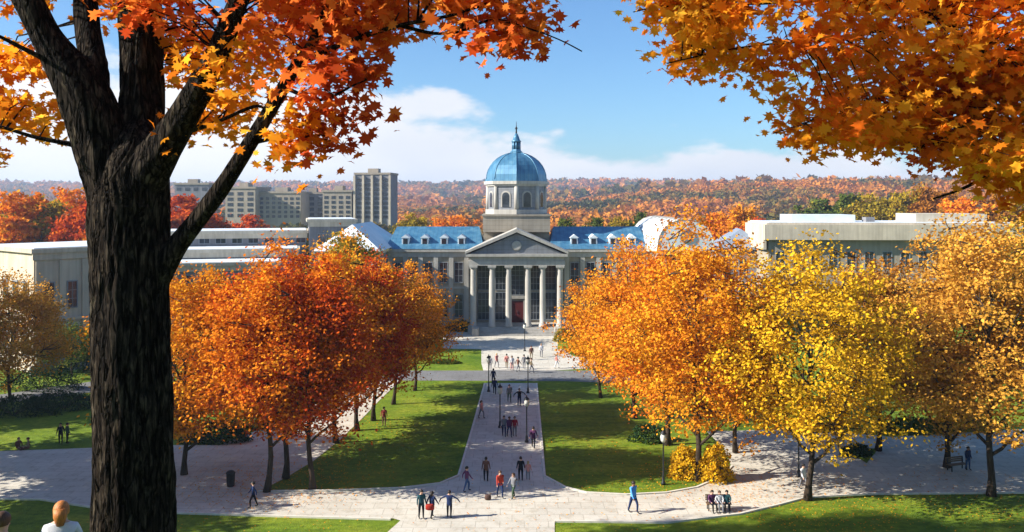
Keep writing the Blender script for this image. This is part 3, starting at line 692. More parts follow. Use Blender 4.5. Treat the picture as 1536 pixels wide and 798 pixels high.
# far city blocks
def block(label, px0, px1, top, Y, depth, rz, m, fl, cols, name='city_block', bays=False, name2=None):
    x0 = PX(px0, Y); w = (px1-px0)*Y/F; z = PZ(top, Y)
    t = empty(name, (x0, Y, 0), rz, 1, label, 'building', 'distant city blocks')
    MB().box(0, w, 0, depth, -.2, z).build('wall', m, t)
    r = MB(); r.box(-.4, w+.4, -.4, depth+.4, z+.01, z+1.0); r.box(w*.3, w*.6, depth*.3, depth*.6, z+1.0, z+3.2); r.build('roof', M['concrete'], t)
    if bays:
        s = MB()
        for k in range(cols+1): xx = w*k/cols; s.box(xx-.5, xx+.5, -.9, -.01, 0, z-.4)
        s.build('fin', M['cream'], t)
    for i in range(cols):
        for j in range(fl):
            cx = w*(i+.5)/cols; zz = z-3.4-(z-12)/fl*j; ww = w/cols*.55; hh = min(1.9, (z-12)/fl*.6)
            MB().box(cx-ww/2, cx+ww/2, -.12, -.006, zz, zz+hh).build('window', M['glass'], t)
    return t
block('distant grey block seen above the red tree right of the big dark trunk',262,313,277,480,14,R(0),M['concrete2'],3,4)
block('distant beige block at the left end of the long slab, behind the thin branch',338,384,283,440,22,R(-4),M['concrete'],5,3)
block('distant long beige slab block with rows of windows',388,452,290,445,20,R(-3),M['concrete'],5,7)
block('distant low grey link block between the beige slab and the tan block',450,486,291,460,16,R(0),M['concrete2'],4,3)
block('distant tan block just left of the tallest tower',484,528,288,430,18,R(-4),M['concrete'],5,4)
block('tallest distant tower with vertical cream fins',532,586,262,430,16,R(-6),M['concrete2'],9,4,bays=True)

# ------------------------------------------------------------------ street furniture
def lamp_proto():
    t = empty('lamp_post', (0,0,0)); mb = MB()
    mb.lathe([(.17,0),(.17,.12),(.11,.2),(.1,.5),(.055,.6),(.05,2.9),(.08,2.95)], 0, 0, 10).build('pole', M['iron'], t)
    g = MB().lathe([(.1,2.95),(.19,3.1),(.21,3.35),(.15,3.55)], 0, 0, 10).build('globe', M['lampglass'], t)
    MB().lathe([(.24,3.55),(.2,3.62),(.06,3.75),(.03,3.9)], 0, 0, 10).build('cap', M['iron'], t); return t
LP = lamp_proto(); first = True
for px, py, lb in [(750,642,'lamp post left of centre on the walk, near the red jacket group'),(790,664,'lamp post on the right part of the walk, nearest the camera of the walk lamps'),
   (733,588,'lamp post at the far left end of the walk'),(792,590,'lamp post at the far right end of the walk'),(787,527,'lamp post standing before the portico steps'),
   (995,727,'lamp post on the right lawn near the golden shrub'),(1198,716,'lamp post on the paved square just left of the yellow tree trunk')]:
    o = LP if first else copy_tree(LP); first = False; o.location = (*G(px, py), 0.03); tag(o, lb, 'lamp post', 'dark iron lamp posts')
def bin_proto():
    t = empty('litter_bin', (0,0,0))
    MB().lathe([(.24,0),(.27,.05),(.3,.85),(.31,.9)], 0, 0, 14).build('bin_body', M['iron'], t)
    MB().lathe([(.33,.9),(.33,.96),(.2,1.08),(.08,1.12)], 0, 0, 14).build('lid', M['iron'], t); return t
LB = bin_proto(); first = True
for px, py, lb in [(1086,721,'black litter bin on the path edge beside the golden shrub'),(346,730,'black litter bin on the shaded left paving')]:
    o = LB if first else copy_tree(LB); first = False; o.location = (*G(px, py), 0.03); tag(o, lb, 'litter bin', 'black litter bins')
def bench_proto():
    t = empty('park_bench', (0,0,0))
    for k in range(4): pass
    s = MB()
    for k in range(4): s.box(-.8, .8, -.22+k*.12, -.13+k*.12, .43, .47)
    s.build('seat', M['wood'], t); b = MB()
    for k in range(3): b.box(-.8, .8, .27+k*.02, .30+k*.02, .56+k*.13, .66+k*.13)
    b.build('backrest', M['wood'], t)
    for s_ in (-.68, .68):
        l = MB(); l.box(s_-.03, s_+.03, -.22, -.16, 0, .43); l.box(s_-.03, s_+.03, .2, .26, 0, .9); l.box(s_-.03, s_+.03, -.16, .2, .37, .425); l.build('leg', M['iron'], t)
    return t
BN = bench_proto(); first = True
for px, py, rz, lb in [(1078,766,0,'wooden bench under the seated pair on the lower right path'),(1436,706,0.3,'wooden bench between the tan tree trunks on the right plaza')]:
    o = BN if first else copy_tree(BN); first = False; o.location = (*G(px, py), 0.03); o.rotation_euler.z = rz+(0); tag(o, lb, 'bench', 'wooden park benches')

# ------------------------------------------------------------------ people
SKIN = [m_plain('skin_a', (0.55,0.33,0.24), 0.6), m_plain('skin_b', (0.25,0.13,0.08), 0.6)]
CM = {}
def cloth(c):
    if c not in CM: CM[c] = m_mottled('cloth_%d' % len(CM), tuple(x*.8 for x in c), c, 9, 0.9, 0, 0.1, 0.004)
    return CM[c]
def person_mesh(pose):
    """one continuous skinned body. pose: stand, walk, sit"""
    P = {}; 
    if pose in ('stand', 'walk', 'arms'):
        hz = 0.92; s = 0.30 if pose == 'walk' else 0.04
        P['pel'] = (0,0,hz); P['sp'] = (0,-.01,1.12); P['ch'] = (0,-.01,1.32); P['nk'] = (0,0,1.47); P['hd'] = (0,-.02,1.58); P['hd2'] = (0,-.02,1.69)
        for sd, n in ((-1,'l'),(1,'r')):
            k = sd*s
            P['hip'+n] = (sd*.09,0,hz-.04); P['kn'+n] = (sd*.1,-k*.5-(.04 if pose=='walk' else 0),.50); P['an'+n] = (sd*.1,-k*.55+ (0.08 if k<0 else 0),.09); P['to'+n] = (sd*.11,-k*.55-.16+(0.08 if k<0 else 0),.035)
            P['sh'+n] = (sd*.17,0,1.40); ax = .5 if pose=='arms' else .23
            P['el'+n] = (sd*ax*.95,k*.5+.02,1.13 if pose!='arms' else 1.22); P['wr'+n] = (sd*(ax+.02) if pose!='arms' else sd*.56,k*.75-.06,.90 if pose!='arms' else 1.02); P['ha'+n] = (sd*(ax+.02) if pose!='arms' else sd*.58,k*.8-.08,.80 if pose!='arms' else .93)
    else:
        hz = 0.52
        P['pel'] = (0,.05,hz); P['sp'] = (0,.06,.72); P['ch'] = (0,.03,.92); P['nk'] = (0,.02,1.07); P['hd'] = (0,-.01,1.18); P['hd2'] = (0,-.02,1.29)
        for sd, n in ((-1,'l'),(1,'r')):
            P['hip'+n] = (sd*.09,.02,hz-.01); P['kn'+n] = (sd*.11,-.40,.52); P['an'+n] = (sd*.11,-.44,.09); P['to'+n] = (sd*.12,-.60,.035)
            P['sh'+n] = (sd*.17,.03,1.0); P['el'+n] = (sd*.23,-.02,.75); P['wr'+n] = (sd*.14,-.24,.62); P['ha'+n] = (sd*.12,-.32,.60)
    E = [('pel','sp'),('sp','ch'),('ch','nk'),('nk','hd'),('hd','hd2')]
    for n in 'lr': E += [('pel','hip'+n),('hip'+n,'kn'+n),('kn'+n,'an'+n),('an'+n,'to'+n),('ch','sh'+n),('sh'+n,'el'+n),('el'+n,'wr'+n),('wr'+n,'ha'+n)]
    Rr = {'pel':(.155,.115),'sp':(.14,.10),'ch':(.165,.115),'nk':(.055,.055),'hd':(.085,.10),'hd2':(.07,.085)}
    for n in 'lr': Rr.update({'hip'+n:(.095,.095),'kn'+n:(.062,.062),'an'+n:(.042,.042),'to'+n:(.04,.03),'sh'+n:(.062,.062),'el'+n:(.046,.046),'wr'+n:(.032,.032),'ha'+n:(.035,.022)})
    names = list(P); me = bpy.data.meshes.new('person_skeleton'); me.from_pydata([P[n] for n in names], [(names.index(a), names.index(b)) for a, b in E], [])
    ob = bpy.data.objects.new('person_skeleton', me); COL.objects.link(ob)
    md = ob.modifiers.new('s', 'SKIN'); md.use_smooth_shade = True
    for i, n in enumerate(names): me.skin_vertices[0].data[i].radius = Rr[n]
    me.skin_vertices[0].data[0].use_root = True
    ob.modifiers.new('d', 'SUBSURF').levels = 1; ob.modifiers['d'].render_levels = 1
    dg = bpy.context.evaluated_depsgraph_get(); dg.update()
    out = bpy.data.meshes.new_from_object(ob.evaluated_get(dg)); out.name = 'person_'+pose
    bpy.data.objects.remove(ob); bpy.data.meshes.remove(me)
    out.materials.clear()
    for k in range(4): out.materials.append(None)
    segm = {}
    for a, b in E:
        k = 0
        if a in ('pel','hipl','hipr','knl','knr') and b != 'sp': k = 2
        if a[:2] == 'an': k = 3
        if a in ('pel','sp','ch') and b in ('sp','ch','shl','shr','nk') or a[:2] in ('sh','el'): k = 1
        if a in ('nk','hd') or a[:2] == 'wr': k = 0
        segm[(a, b)] = k
    for p in out.polygons:
        c = p.center; best = 9; bk = 1
        for (a, b), k in segm.items():
            A = Vector(P[a]); B = Vector(P[b]); ab = B-A; t = max(0, min(1, (c-A).dot(ab)/ab.length_squared)); d = (c-A-ab*t).length - Rr[a][0]*(1-t)-Rr[b][0]*t
            if d < best: best = d; bk = k
        if c.z > P['nk'][2]-.01: bk = 0
        p.material_index = bk; p.use_smooth = True
    # hair cap and face
    hd = Vector(P['hd'])+Vector((0,0,.045)); mb = MB(); vs = []; fs = []; n = 12; m_ = 8
    for i in range(m_+1):
        th = math.pi*0.62*i/m_
        for k in range(n):
            ph = 2*math.pi*k/n; fr = max(0, -math.sin(ph)); th2 = th*(1-0.42*fr)
            vs.append((hd.x+.098*math.sin(th2)*math.cos(ph), hd.y+.012+.118*math.sin(th2)*math.sin(ph), hd.z+.135*math.cos(th2)))
    for i in range(m_):
        for k in range(n): fs.append((i*n+k, i*n+(k+1)%n, (i+1)*n+(k+1)%n, (i+1)*n+k)[::-1])
    mb.add(vs, fs, True); hair = mb.mesh('hair')
    lh = MB(); lh.v = list(mb.v); lh.f = list(mb.f); lh.smooth = list(mb.smooth)
    lh.tube([(hd.x,hd.y+.06,hd.z+.04),(hd.x,hd.y+.085,hd.z-.07),(hd.x,hd.y+.085,hd.z-.19)], [.085,.08,.045], 14, fn=lambda i, a, p: 1+0.12*math.sin(a*7)); lhair = lh.mesh('hair')
    fm = MB(); fm.tube([(0,hd.y-.088,hd.z+.0),(0,hd.y-.118,hd.z-.04),(0,hd.y-.09,hd.z-.055)], [.008,.016,.01], 6)
    face = fm.mesh('nose')
    em = MB()
    for sx in (-.032,.032): em.lathe([(.002,-.01),(.012,-.004),(.012,.004),(.002,.01)], sx, hd.y-.088, 6)
    em.v = [(x, y, z+hd.z+.015) for x, y, z in em.v]; eyes = em.mesh('eyes')
    mo = MB().box(-.025,.025,hd.y-.098,hd.y-.085,hd.z-.082,hd.z-.072).mesh('mouth')
    return out, hair, lhair, face, eyes, mo
PM = {p: person_mesh(p) for p in ('stand','walk','arms','sit')}
def hairm(n, c): return m_mottled(n, tuple(x*0.45 for x in c), c, 1.0, 0.55, 0, 0.3, 0.004, (70, 70, 7))
HAIRM = {'dark': hairm('dark_hair', (0.03,0.02,0.014)), 'brown': hairm('brown_hair', (0.11,0.055,0.025)), 'ginger': hairm('ginger_hair', (0.60,0.21,0.045)), 'blond': hairm('blond_hair', (0.5,0.33,0.14))}
EYEM = m_plain('eye_dark', (0.02,0.02,0.02)); LIPM = m_plain('lip', (0.3,0.1,0.09)); SHOE = m_plain('shoe_leather', (0.03,0.025,0.02))
def person(x, y, z, rz, h, pose, top, legs, hair, label, longh=False, skin=0, group=None):
    body, hm, lm, nose, eyes, mo = PM[pose]; full = 1.72
    b = bpy.data.objects.new('person', body); link(b); b.location = (x, y, z); b.rotation_euler.z = rz; k = h/full; b.scale = (k*1.13, k*1.15, k)
    mats_ = (SKIN[skin], cloth(top), cloth(legs), SHOE)
    for i in range(4): b.material_slots[i].link = 'OBJECT'; b.material_slots[i].material = mats_[i]
    def ch(name, me, m_):
        o = bpy.data.objects.new(name, me); link(o, b)
        if not me.materials: me.materials.append(None)
        o.material_slots[0].link = 'OBJECT'; o.material_slots[0].material = m_
    ch('hair', lm if longh else hm, HAIRM[hair]); ch('nose', nose, SKIN[skin]); ch('eyes', eyes, EYEM); ch('mouth', mo, LIPM)
    return tag(b, label, 'person', group)
NAVY=(0.02,0.035,0.10); BLK=(0.012,0.013,0.018); RED=(0.42,0.05,0.03); TEAL=(0.03,0.09,0.11); PUR=(0.11,0.04,0.10); BRN=(0.16,0.08,0.06); WHT=(0.7,0.7,0.72); GRY=(0.2,0.2,0.22); BLU=(0.12,0.38,0.85); PNK=(0.6,0.25,0.22); JEAN=(0.05,0.10,0.22); KHK=(0.25,0.2,0.13); GRN=(0.06,0.1,0.06)
GP = 'people on the walks and lawns'
PP = [ # px, py, height, rz, pose, top, legs, hair, label, long hair
 (632,779,1.80,0.4,'stand',TEAL,BLK,'dark','person in dark teal coat standing at the lower left of the walk junction',0),
 (648,778,1.66,2.6,'walk',NAVY,BLK,'dark','person in navy jacket beside the dark teal coat, red bag at the hip',1),
 (674,778,1.72,3.0,'arms',NAVY,BLK,'dark','person in navy with arms held out, alone near the junction bottom',0),
 (700,738,1.70,2.0,'walk',PUR,JEAN,'dark','person in purple top striding at the left edge of the walk mouth',0),
 (729,723,1.72,3.1,'stand',BRN,BLK,'dark','person in brown jacket standing at the shadow edge on the walk',0),
 (750,747,1.78,0.3,'walk',RED,NAVY,'brown','person in red jacket and navy trousers in the middle of the junction',0),
 (770,748,1.66,5.6,'walk',GRY,GRN,'brown','person in grey top bent to the right of the red jacket',1),
 (781,722,1.70,3.14,'stand',BLK,BLK,'dark','person all in black on the right of the walk mouth',0),
 (792,721,1.35,3.14,'stand',PNK,GRY,'blond','child in pink top next to the person all in black',1),
 (756,655,1.72,0.0,'walk',GRY,NAVY,'dark','person in grey jacket walking left of the crimson coat',0),
 (764,656,1.70,0.3,'walk',PUR,NAVY,'dark','person in plum jacket close beside the grey jacket on the mid walk',0),
 (772,655,1.66,0.1,'stand',(0.3,0.02,0.04),GRY,'dark','person in crimson coat on the sunlit band of the walk',1),
 (800,673,1.72,3.0,'walk',PUR,BLK,'dark','person in dark plum coat at the right kerb of the walk',0),
 (764,604,1.74,0.1,'walk',GRY,GRN,'dark','person in grey-green clothes in the upper sunlit part of the walk',0),
 (779,610,1.72,0.4,'arms',BLK,NAVY,'dark','person in black with arms out in the upper sunlit part of the walk',0),
 (722,628,1.62,1.0,'walk',PNK,GRY,'brown','person in faded pink at the left kerb of the walk',1),
 (742,592,1.70,3.1,'walk',NAVY,BLK,'dark','person in navy near the far left lamp post',0),
 (740,577,1.70,3.1,'stand',NAVY,NAVY,'dark','person in dark blue standing in the shaded road before the plaza',0),
 (797,560,1.72,1.4,'walk',KHK,GRY,'brown','person in khaki at the right side of the plaza edge',0),
 (735,556,1.70,0.0,'stand',WHT,GRY,'brown','leftmost person in white on the plaza',0),
 (745,552,1.70,0.6,'walk',PNK,GRY,'blond','person in pale pink on the left of the plaza',1),
 (760,553,1.70,3.0,'walk',PNK,KHK,'dark','person in salmon top in the plaza crowd centre',0),
 (768,556,1.70,0.2,'stand',WHT,PNK,'brown','person in white top and pink trousers in the plaza crowd',1),
 (777,558,1.70,2.0,'walk',BRN,GRY,'dark','person in tan brown in the plaza crowd',0),
 (786,554,1.70,3.0,'stand',GRY,GRY,'dark','person in grey on the right of the plaza crowd',0),
 (797,540,1.72,0.0,'walk',BRN,KHK,'brown','person in brown walking up to the portico steps',0),
 (812,536,1.70,0.0,'walk',WHT,GRY,'blond','person in white at the right of the forecourt',1),
 (835,553,1.70,1.5,'walk',PNK,WHT,'blond','person in pale pink on the right end of the plaza',1),
 (950,770,2.0,0.6,'walk',BLU,NAVY,'dark','person in bright light blue top on the lower right path',0),
 (380,762,1.66,-1.3,'walk',NAVY,BLK,'dark','person in navy and black stepping onto the sunlit left path',0),
 (91,667,1.72,0.3,'stand',BLK,BLK,'dark','left one of two dark figures on the sunlit grass left of the big trunk',0),
 (101,666,1.70,2.4,'stand',GRN,BLK,'dark','right one of two dark figures on the sunlit grass, in dark green',0),
 (576,640,1.70,0.0,'stand',(0.3,0.06,0.05),BRN,'brown','small person in dull red on the left lawn',0),
 (1205,735,1.74,0.4,'walk',WHT,GRY,'dark','person in white top just left of the yellow tree trunk',0),
 (1452,706,1.74,0.3,'stand',NAVY,JEAN,'dark','person in navy standing beside the bench on the right plaza',0),
]
for i, (px, py, h, rz, pose, top, legs, hair, lb, lg) in enumerate(PP):
    x, y = G(px, py); person(x, y, 0.04 if py > 571 or 700 < px < 850 else 0.0, rz, h, pose, top, legs, hair, lb, bool(lg), 1 if i % 6 == 4 else 0, GP)
# seated
bx, by = G(1078,766)
person(bx-.42, by-.0, 0.0, 0.15, 1.7, 'sit', PUR, BLK, 'dark', 'person in plum top on the left of the bench on the lower right path', False, 0, GP)
person(bx+.05, by-.0, 0.0, 0, 1.66, 'sit', WHT, GRY, 'brown', 'person in white top in the middle of the bench on the lower right path', True, 0, GP)
person(bx+.52, by-.0, 0.0, -.2, 1.7, 'sit', TEAL, BLK, 'dark', 'person in teal jacket on the right of the bench on the lower right path', False, 0, GP)
for px, lb, c, rz in ((28,'person in brown sitting on the sunlit grass nearest the left edge',BRN,1.0),(42,'person in tan sitting on the sunlit grass, right of the brown one',KHK,-1.0)):
    x, y = G(px, 674); person(x, y, -0.36, rz, 1.7, 'sit', c, BRN, 'brown', lb, False, 0, GP)
# foreground pair, sitting on the hillside
def fgp(px, toppy, Y, top, hair, lb, lg, rz, z_off=0):
    X = PX(px, Y); zt = PZ(toppy, Y); z = zt-1.35; person(X, Y, z, rz, 1.72, 'sit', top, JEAN, hair, lb, lg, 0, 'pair sitting in the foreground')
    return X, Y, z
a = fgp(92, 752, 12.4, WHT, 'ginger', 'ginger haired person in white top sitting at the lower left, seen from behind', True, math.pi+0.3)
b_ = fgp(3, 768, 12.2, BLK, 'brown', 'person in black sitting at the lower left corner, cut by the edge', False, math.pi-0.2)
# the bench they sit on
fb = copy_tree(BN); fb.location = ((a[0]+b_[0])/2, 12.32, min(a[2], b_[2])+.02); fb.scale = (1.15, 1, 1); fb.rotation_euler.z = math.pi; tag(fb, 'wooden bench under the foreground pair, below the lower left corner', 'bench', 'wooden park benches')
# bags
def bag(px, py, zc, c, lb, w=.42):
    x, y = G(px, py); t = empty('shoulder_bag', (x, y-.1, zc), 0, 1, lb, 'bag')
    b = MB(); b.lathe([(w*.3,0),(w*.5,.04),(w*.52,.26),(w*.4,.36)], 0, 0, 12); b.v = [(q[0], q[1]*.5, q[2]) for q in b.v]; b.build('bag_body', cloth(c), t)
    MB().tube([(-w*.4,0,.33),(-w*.25,0,.55),(w*.25,0,.55),(w*.4,0,.33)], [.015]*4, 6).build('strap', cloth(BLK), t)
bag(645, 779, 0.62, (0.32,0.03,0.02), 'dark red shoulder bag at the hip of the navy jacket person', .55)
bag(732, 750, 0.04, (0.10,0.06,0.05), 'dark brown bag left on the paving before the red jacket person', .42)

# ------------------------------------------------------------------ foreground maples
def spl(pts, n):
    """Catmull-Rom through (x,y,z,r)"""
    P = [pts[0]]+list(pts)+[pts[-1]]; out = []
    for i in range(1, len(P)-2):
        for j in range(n):
            t = j/n; a, b, c, d = (np.array(P[k], float) for k in (i-1, i, i+1, i+2))
            out.append(0.5*((2*b)+(-a+c)*t+(2*a-5*b+4*c-d)*t*t+(-a+3*b-3*c+d)*t**3))
    out.append(np.array(P[-1], float)); return out
def W3(px, py, Y, wpx): return (PX(px, Y), Y, PZ(py, Y), wpx*Y/F/2)
def fur(i, a, p):
    wob = 0.25*mnoise.noise(Vector((a, p.z*2.2, 1)))
    c_, s_ = math.cos(a+wob), math.sin(a+wob)
    ridge = abs(mnoise.noise(Vector((c_*7+3, s_*7, p.z*0.9))))
    return 1.02+0.09*mnoise.noise(Vector((c_*1.6, s_*1.6, p.z*0.8)))-0.16*max(0, 0.22-ridge)/0.22*0.55+0.035*mnoise.noise(Vector((c_*16, s_*16, p.z*5)))
def limb(mb, pts, n=8, seg=14, f=None):
    s = spl(pts, n); mb.tube([q[:3] for q in s], [max(q[3], .006) for q in s], seg, fn=f); return s
def in_poly(x, y, P):
    c = False; j = len(P)-1
    for i in range(len(P)):
        if (P[i][1] > y) != (P[j][1] > y) and x < (P[j][0]-P[i][0])*(y-P[i][1])/(P[j][1]-P[i][1])+P[i][0]: c = not c
        j = i
    return c
def sprays(regions, nodes, mb, seed, rad=0.34, per=34, leaf=0.135):
    """leafy twigs: each spray centre hangs on a twig from the nearest limb point"""
    r = random.Random(seed); N = np.array(nodes); out = {}
    for key, poly, n, Ya, Yb in regions:
        x0 = min(p[0] for p in poly); x1 = max(p[0] for p in poly); y0 = min(p[1] for p in poly); y1 = max(p[1] for p in poly); k = 0; C = []; tries = 0
        while k < n and tries < n*60:
            tries += 1
            px = r.uniform(x0, x1); py = r.uniform(y0, y1)
            if not in_poly(px, py, poly): continue
            Y = r.uniform(Ya, Yb); c = np.array([PX(px, Y), Y, PZ(py, Y)])
            if mnoise.noise(Vector(c)*1.1+Vector((seed, 0, 0))) < -0.30: continue
            j = int(np.argmin(((N-c)**2).sum(1))); a = N[j]
            d = c-a; L = np.linalg.norm(d)
            if L > 0.15:
                m1 = a+d*0.5+np.array([r.uniform(-.08,.08)*L, r.uniform(-.08,.08)*L, 0.10*L])
                mb.tube([a, m1, c], [min(.022, .006+.006*L), .007, .004], 5, cap=False)
            dn = d/(L+1e-6); m_ = per
            t = rng.uniform(-1, 1, m_)[:, None]*rad*1.25
            side = rng.normal(size=(m_, 3))*rad*np.array([.42, .42, .30])
            pts = c+t*(dn*np.array([1, 1, .4]))+side; pts[:, 2] -= 0.06*rng.uniform(0, 1, m_)
            C.append(pts); k += 1
        out.setdefault(key, []).append(np.concatenate(C))
    return {k: np.concatenate(v) for k, v in out.items()}

# left maple
XT, YT = PX(197, 9.0), 9.0
lt = empty('maple_tree', (0,0,0), 0, 1, 'big dark trunked maple with forked limbs and red-orange leaves in the left foreground', 'tree', 'foreground maples')
mb = MB(); nodes = []
zb = float(terr(XT, YT))-0.3
s = limb(mb, [(XT, YT, zb, .62), (XT, YT, zb+.5, .47), W3(200,760,9,112), W3(199,600,9,108), W3(196,450,9,108), W3(193,340,9,112), W3(197,280,9,108), W3(207,225,9.05,86), W3(212,180,9.15,40)], 16, 120, fur)
L1 = limb(mb, [W3(178,330,9,70), W3(155,220,9,84), W3(118,130,8.9,72), W3(72,60,8.8,44), W3(30,-20,8.7,40), W3(-60,-160,8.5,30)], 10, 64, fur)
L2 = limb(mb, [W3(140,170,9,40), W3(142,110,9.1,40), W3(132,50,9.2,36), W3(128,-10,9.3,34), W3(120,-150,9.5,24)], 8, 16, fur)
L3 = limb(mb, [W3(212,300,9.1,80), W3(212,180,9.2,66), W3(212,90,9.3,60), W3(210,0,9.4,60), W3(215,-150,9.6,46)], 10, 64, fur)
L4 = limb(mb, [W3(215,265,8.9,70), W3(262,195,8.7,48), W3(300,130,8.5,40), W3(330,70,8.3,32), W3(358,0,8.1,28), W3(400,-90,7.9,18)], 10, 48, fur)
L5 = limb(mb, [W3(235,410,9,46), W3(268,365,8.9,30), W3(330,285,8.7,25), W3(390,190,8.5,22), W3(440,105,8.4,18), W3(470,60,8.3,14), W3(500,-20,8.2,10)], 8, 32, fur)
L6 = limb(mb, [W3(462,88,8.35,12), W3(530,60,8.2,8), W3(600,38,8.1,6.5), W3(680,22,8.0,5), W3(760,-5,7.9,3.5)], 6, 7)
L7 = limb(mb, [W3(690,48,8.1,5), W3(740,30,8.0,4), W3(800,45,7.9,2.6), W3(840,60,7.85,1.8), W3(873,77,7.8,1.2)], 6, 6)
L7b = limb(mb, [W3(600,38,8.1,6), W3(650,50,8.1,5), W3(690,48,8.1,4)], 4, 6)
L8 = limb(mb, [W3(140,222,9,14), W3(100,215,8.9,8), W3(50,205,8.8,6), W3(0,190,8.7,5), W3(-60,180,8.6,4)], 6, 6)
L9 = limb(mb, [W3(425,130,8.45,7), W3(480,150,8.4,5), W3(530,128,8.3,3), W3(550,120,8.3,2)], 5, 6)
L10 = limb(mb, [W3(255,205,8.8,10), W3(320,185,8.6,6), W3(380,160,8.5,5), W3(400,165,8.5,4)], 5, 6)
L11 = limb(mb, [W3(375,215,8.55,7), W3(430,205,8.5,5), W3(480,208,8.4,3), W3(510,215,8.4,2)], 5, 6)
L12 = limb(mb, [W3(100,100,8.9,16), W3(60,85,8.7,9), W3(10,60,8.5,6), W3(-50,30,8.4,4)], 5, 6)
L13 = limb(mb, [W3(420,-60,7.95,16), W3(520,-30,7.9,10), W3(640,-20,7.8,7), W3(760,-30,7.8,4)], 6, 7)
for L in (L1[8:], L2[8:], L3[10:], L4[10:], L5[16:], L6, L7, L8, L9, L10, L11, L12, L13): nodes += [q[:3] for q in L]
reg = [
 ('fgred', [(250,-90),(690,-90),(710,0),(690,36),(640,52),(560,62),(480,70),(420,62),(380,50),(245,20)], 95, 8.0, 9.8),
 ('fgred', [(660,-60),(810,-70),(790,-10),(812,22),(830,48),(790,52),(730,44),(690,26)], 26, 7.7, 8.6),
 ('fgorange', [(258,30),(380,50),(420,80),(410,112),(340,118),(262,100)], 22, 9.3, 10.8),
 ('fgred', [(455,85),(545,78),(550,98),(515,125),(475,135),(458,110)], 9, 8.1, 8.8),
 ('fggold', [(345,135),(380,140),(375,155),(350,155)], 4, 8.9, 9.6),
 ('fggold', [(285,180),(325,178),(335,200),(310,205)], 5, 8.9, 9.6),
 ('fggold', [(440,175),(470,165),(492,188),(465,205),(438,200)], 6, 8.2, 8.8),
 ('fgred', [(488,165),(515,160),(525,172),(500,175)], 2, 8.3, 8.7),
 ('fgred', [(485,198),(515,203),(505,210),(485,206)], 2, 8.3, 8.7),
 ('fggold', [(408,232),(428,232),(424,240),(410,240)], 1, 8.3, 8.7),
 ('fggold', [(-150,-90),(60,-90),(35,0),(10,30),(-150,40)], 34, 9.4, 10.8),
 ('fggold', [(-150,75),(20,80),(70,92),(80,100),(50,108),(-150,108)], 16, 9.2, 10.2),
 ('fggold', [(-150,145),(50,145),(100,160),(112,180),(60,190),(-150,185)], 24, 9.2, 10.2),
 ('fggold', [(-150,215),(10,215),(30,228),(10,232),(-150,235)], 6, 9.2, 9.6),
 ('fgred', [(185,-60),(250,-60),(245,20),(205,40),(192,20)], 12, 8.2, 8.7),
 ('fggold', [(160,0),(185,0),(186,35),(168,30)], 3, 9.6, 9.9),
 ('fgorange', [(298,75),(330,80),(325,105),(305,112)], 2, 8.0, 8.2),
 ('fgred', [(160,-700),(760,-700),(700,-110),(160,-110)], 150, 7.6, 12),
]
cr = sprays(reg, nodes, mb, 3)
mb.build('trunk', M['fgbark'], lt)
for k, C in cr.items():
    V = leaves(C, rng.uniform(.07, .18, len(C)), MAPLE, 0.5, 0.32); o = bpy.data.objects.new('crown', np_mesh('crown', V, 16, M[k])); link(o, lt)

# right maple, trunk outside the frame
rt = empty('maple_tree', (0,0,0), 0, 1, 'maple reaching in from the right edge with dense orange leaves over the hills', 'tree', 'foreground maples')
mb = MB(); nodes = []; XR, YR = 8.9, 11.5; zr = float(terr(XR, YR))-.3
limb(mb, [(XR, YR, zr, .5), (XR, YR, zr+.6, .36), (XR-.05, YR, zr+3, .32), (XR, YR, zr+6, .28), (XR+.1, YR, zr+9, .22)], 8, 24, fur)
K1 = limb(mb, [(XR, YR, zr+5.6, .16), W3(1620,150,11.2,26), W3(1536,108,10.8,15), W3(1465,74,10.4,10), W3(1440,50,10.3,8), W3(1380,15,10.1,6), W3(1300,-10,9.9,4)], 8, 8)
K2 = limb(mb, [(XR, YR, zr+7, .12), W3(1560,20,11,18), W3(1430,18,10.6,9), W3(1390,35,10.5,7), W3(1320,46,10.4,5), W3(1240,60,10.2,4), W3(1120,70,10,3), W3(1000,95,9.8,2)], 8, 8)
K3 = limb(mb, [(XR, YR, zr+5.2, .12), W3(1600,140,11.2,14), W3(1460,85,10.9,6), W3(1430,100,10.9,5), W3(1350,130,10.8,5), W3(1250,170,10.7,3), W3(1160,200,10.6,2)], 8, 7)
K4 = limb(mb, [(XR, YR, zr+4.4, .10), W3(1620,210,11.4,14), W3(1520,240,11.3,9), W3(1450,280,11.2,5), W3(1400,298,11.1,3)], 8, 7)
K5 = limb(mb, [W3(1430,18,10.6,8), W3(1300,0,10.3,6), W3(1150,5,10.1,4), W3(1000,10,9.9,2.5), W3(950,18,9.8,1.5)], 6, 6)
K6 = limb(mb, [W3(1350,130,10.8,4), W3(1390,150,10.8,3), W3(1420,190,10.9,2.5), W3(1380,225,10.9,2)], 5, 6)
for L in (K1[6:], K2[6:], K3[6:], K4[6:], K5, K6): nodes += [q[:3] for q in L]
big = [(978,-60),(1800,-60),(1800,270),(1620,275),(1500,262),(1460,235),(1420,212),(1360,198),(1310,198),(1250,205),(1200,208),(1172,196),(1185,178),(1170,138),(1110,104),(1050,112),(1015,96),(1000,84),(990,76),(1035,52),(1050,38),(1010,12),(980,0)]
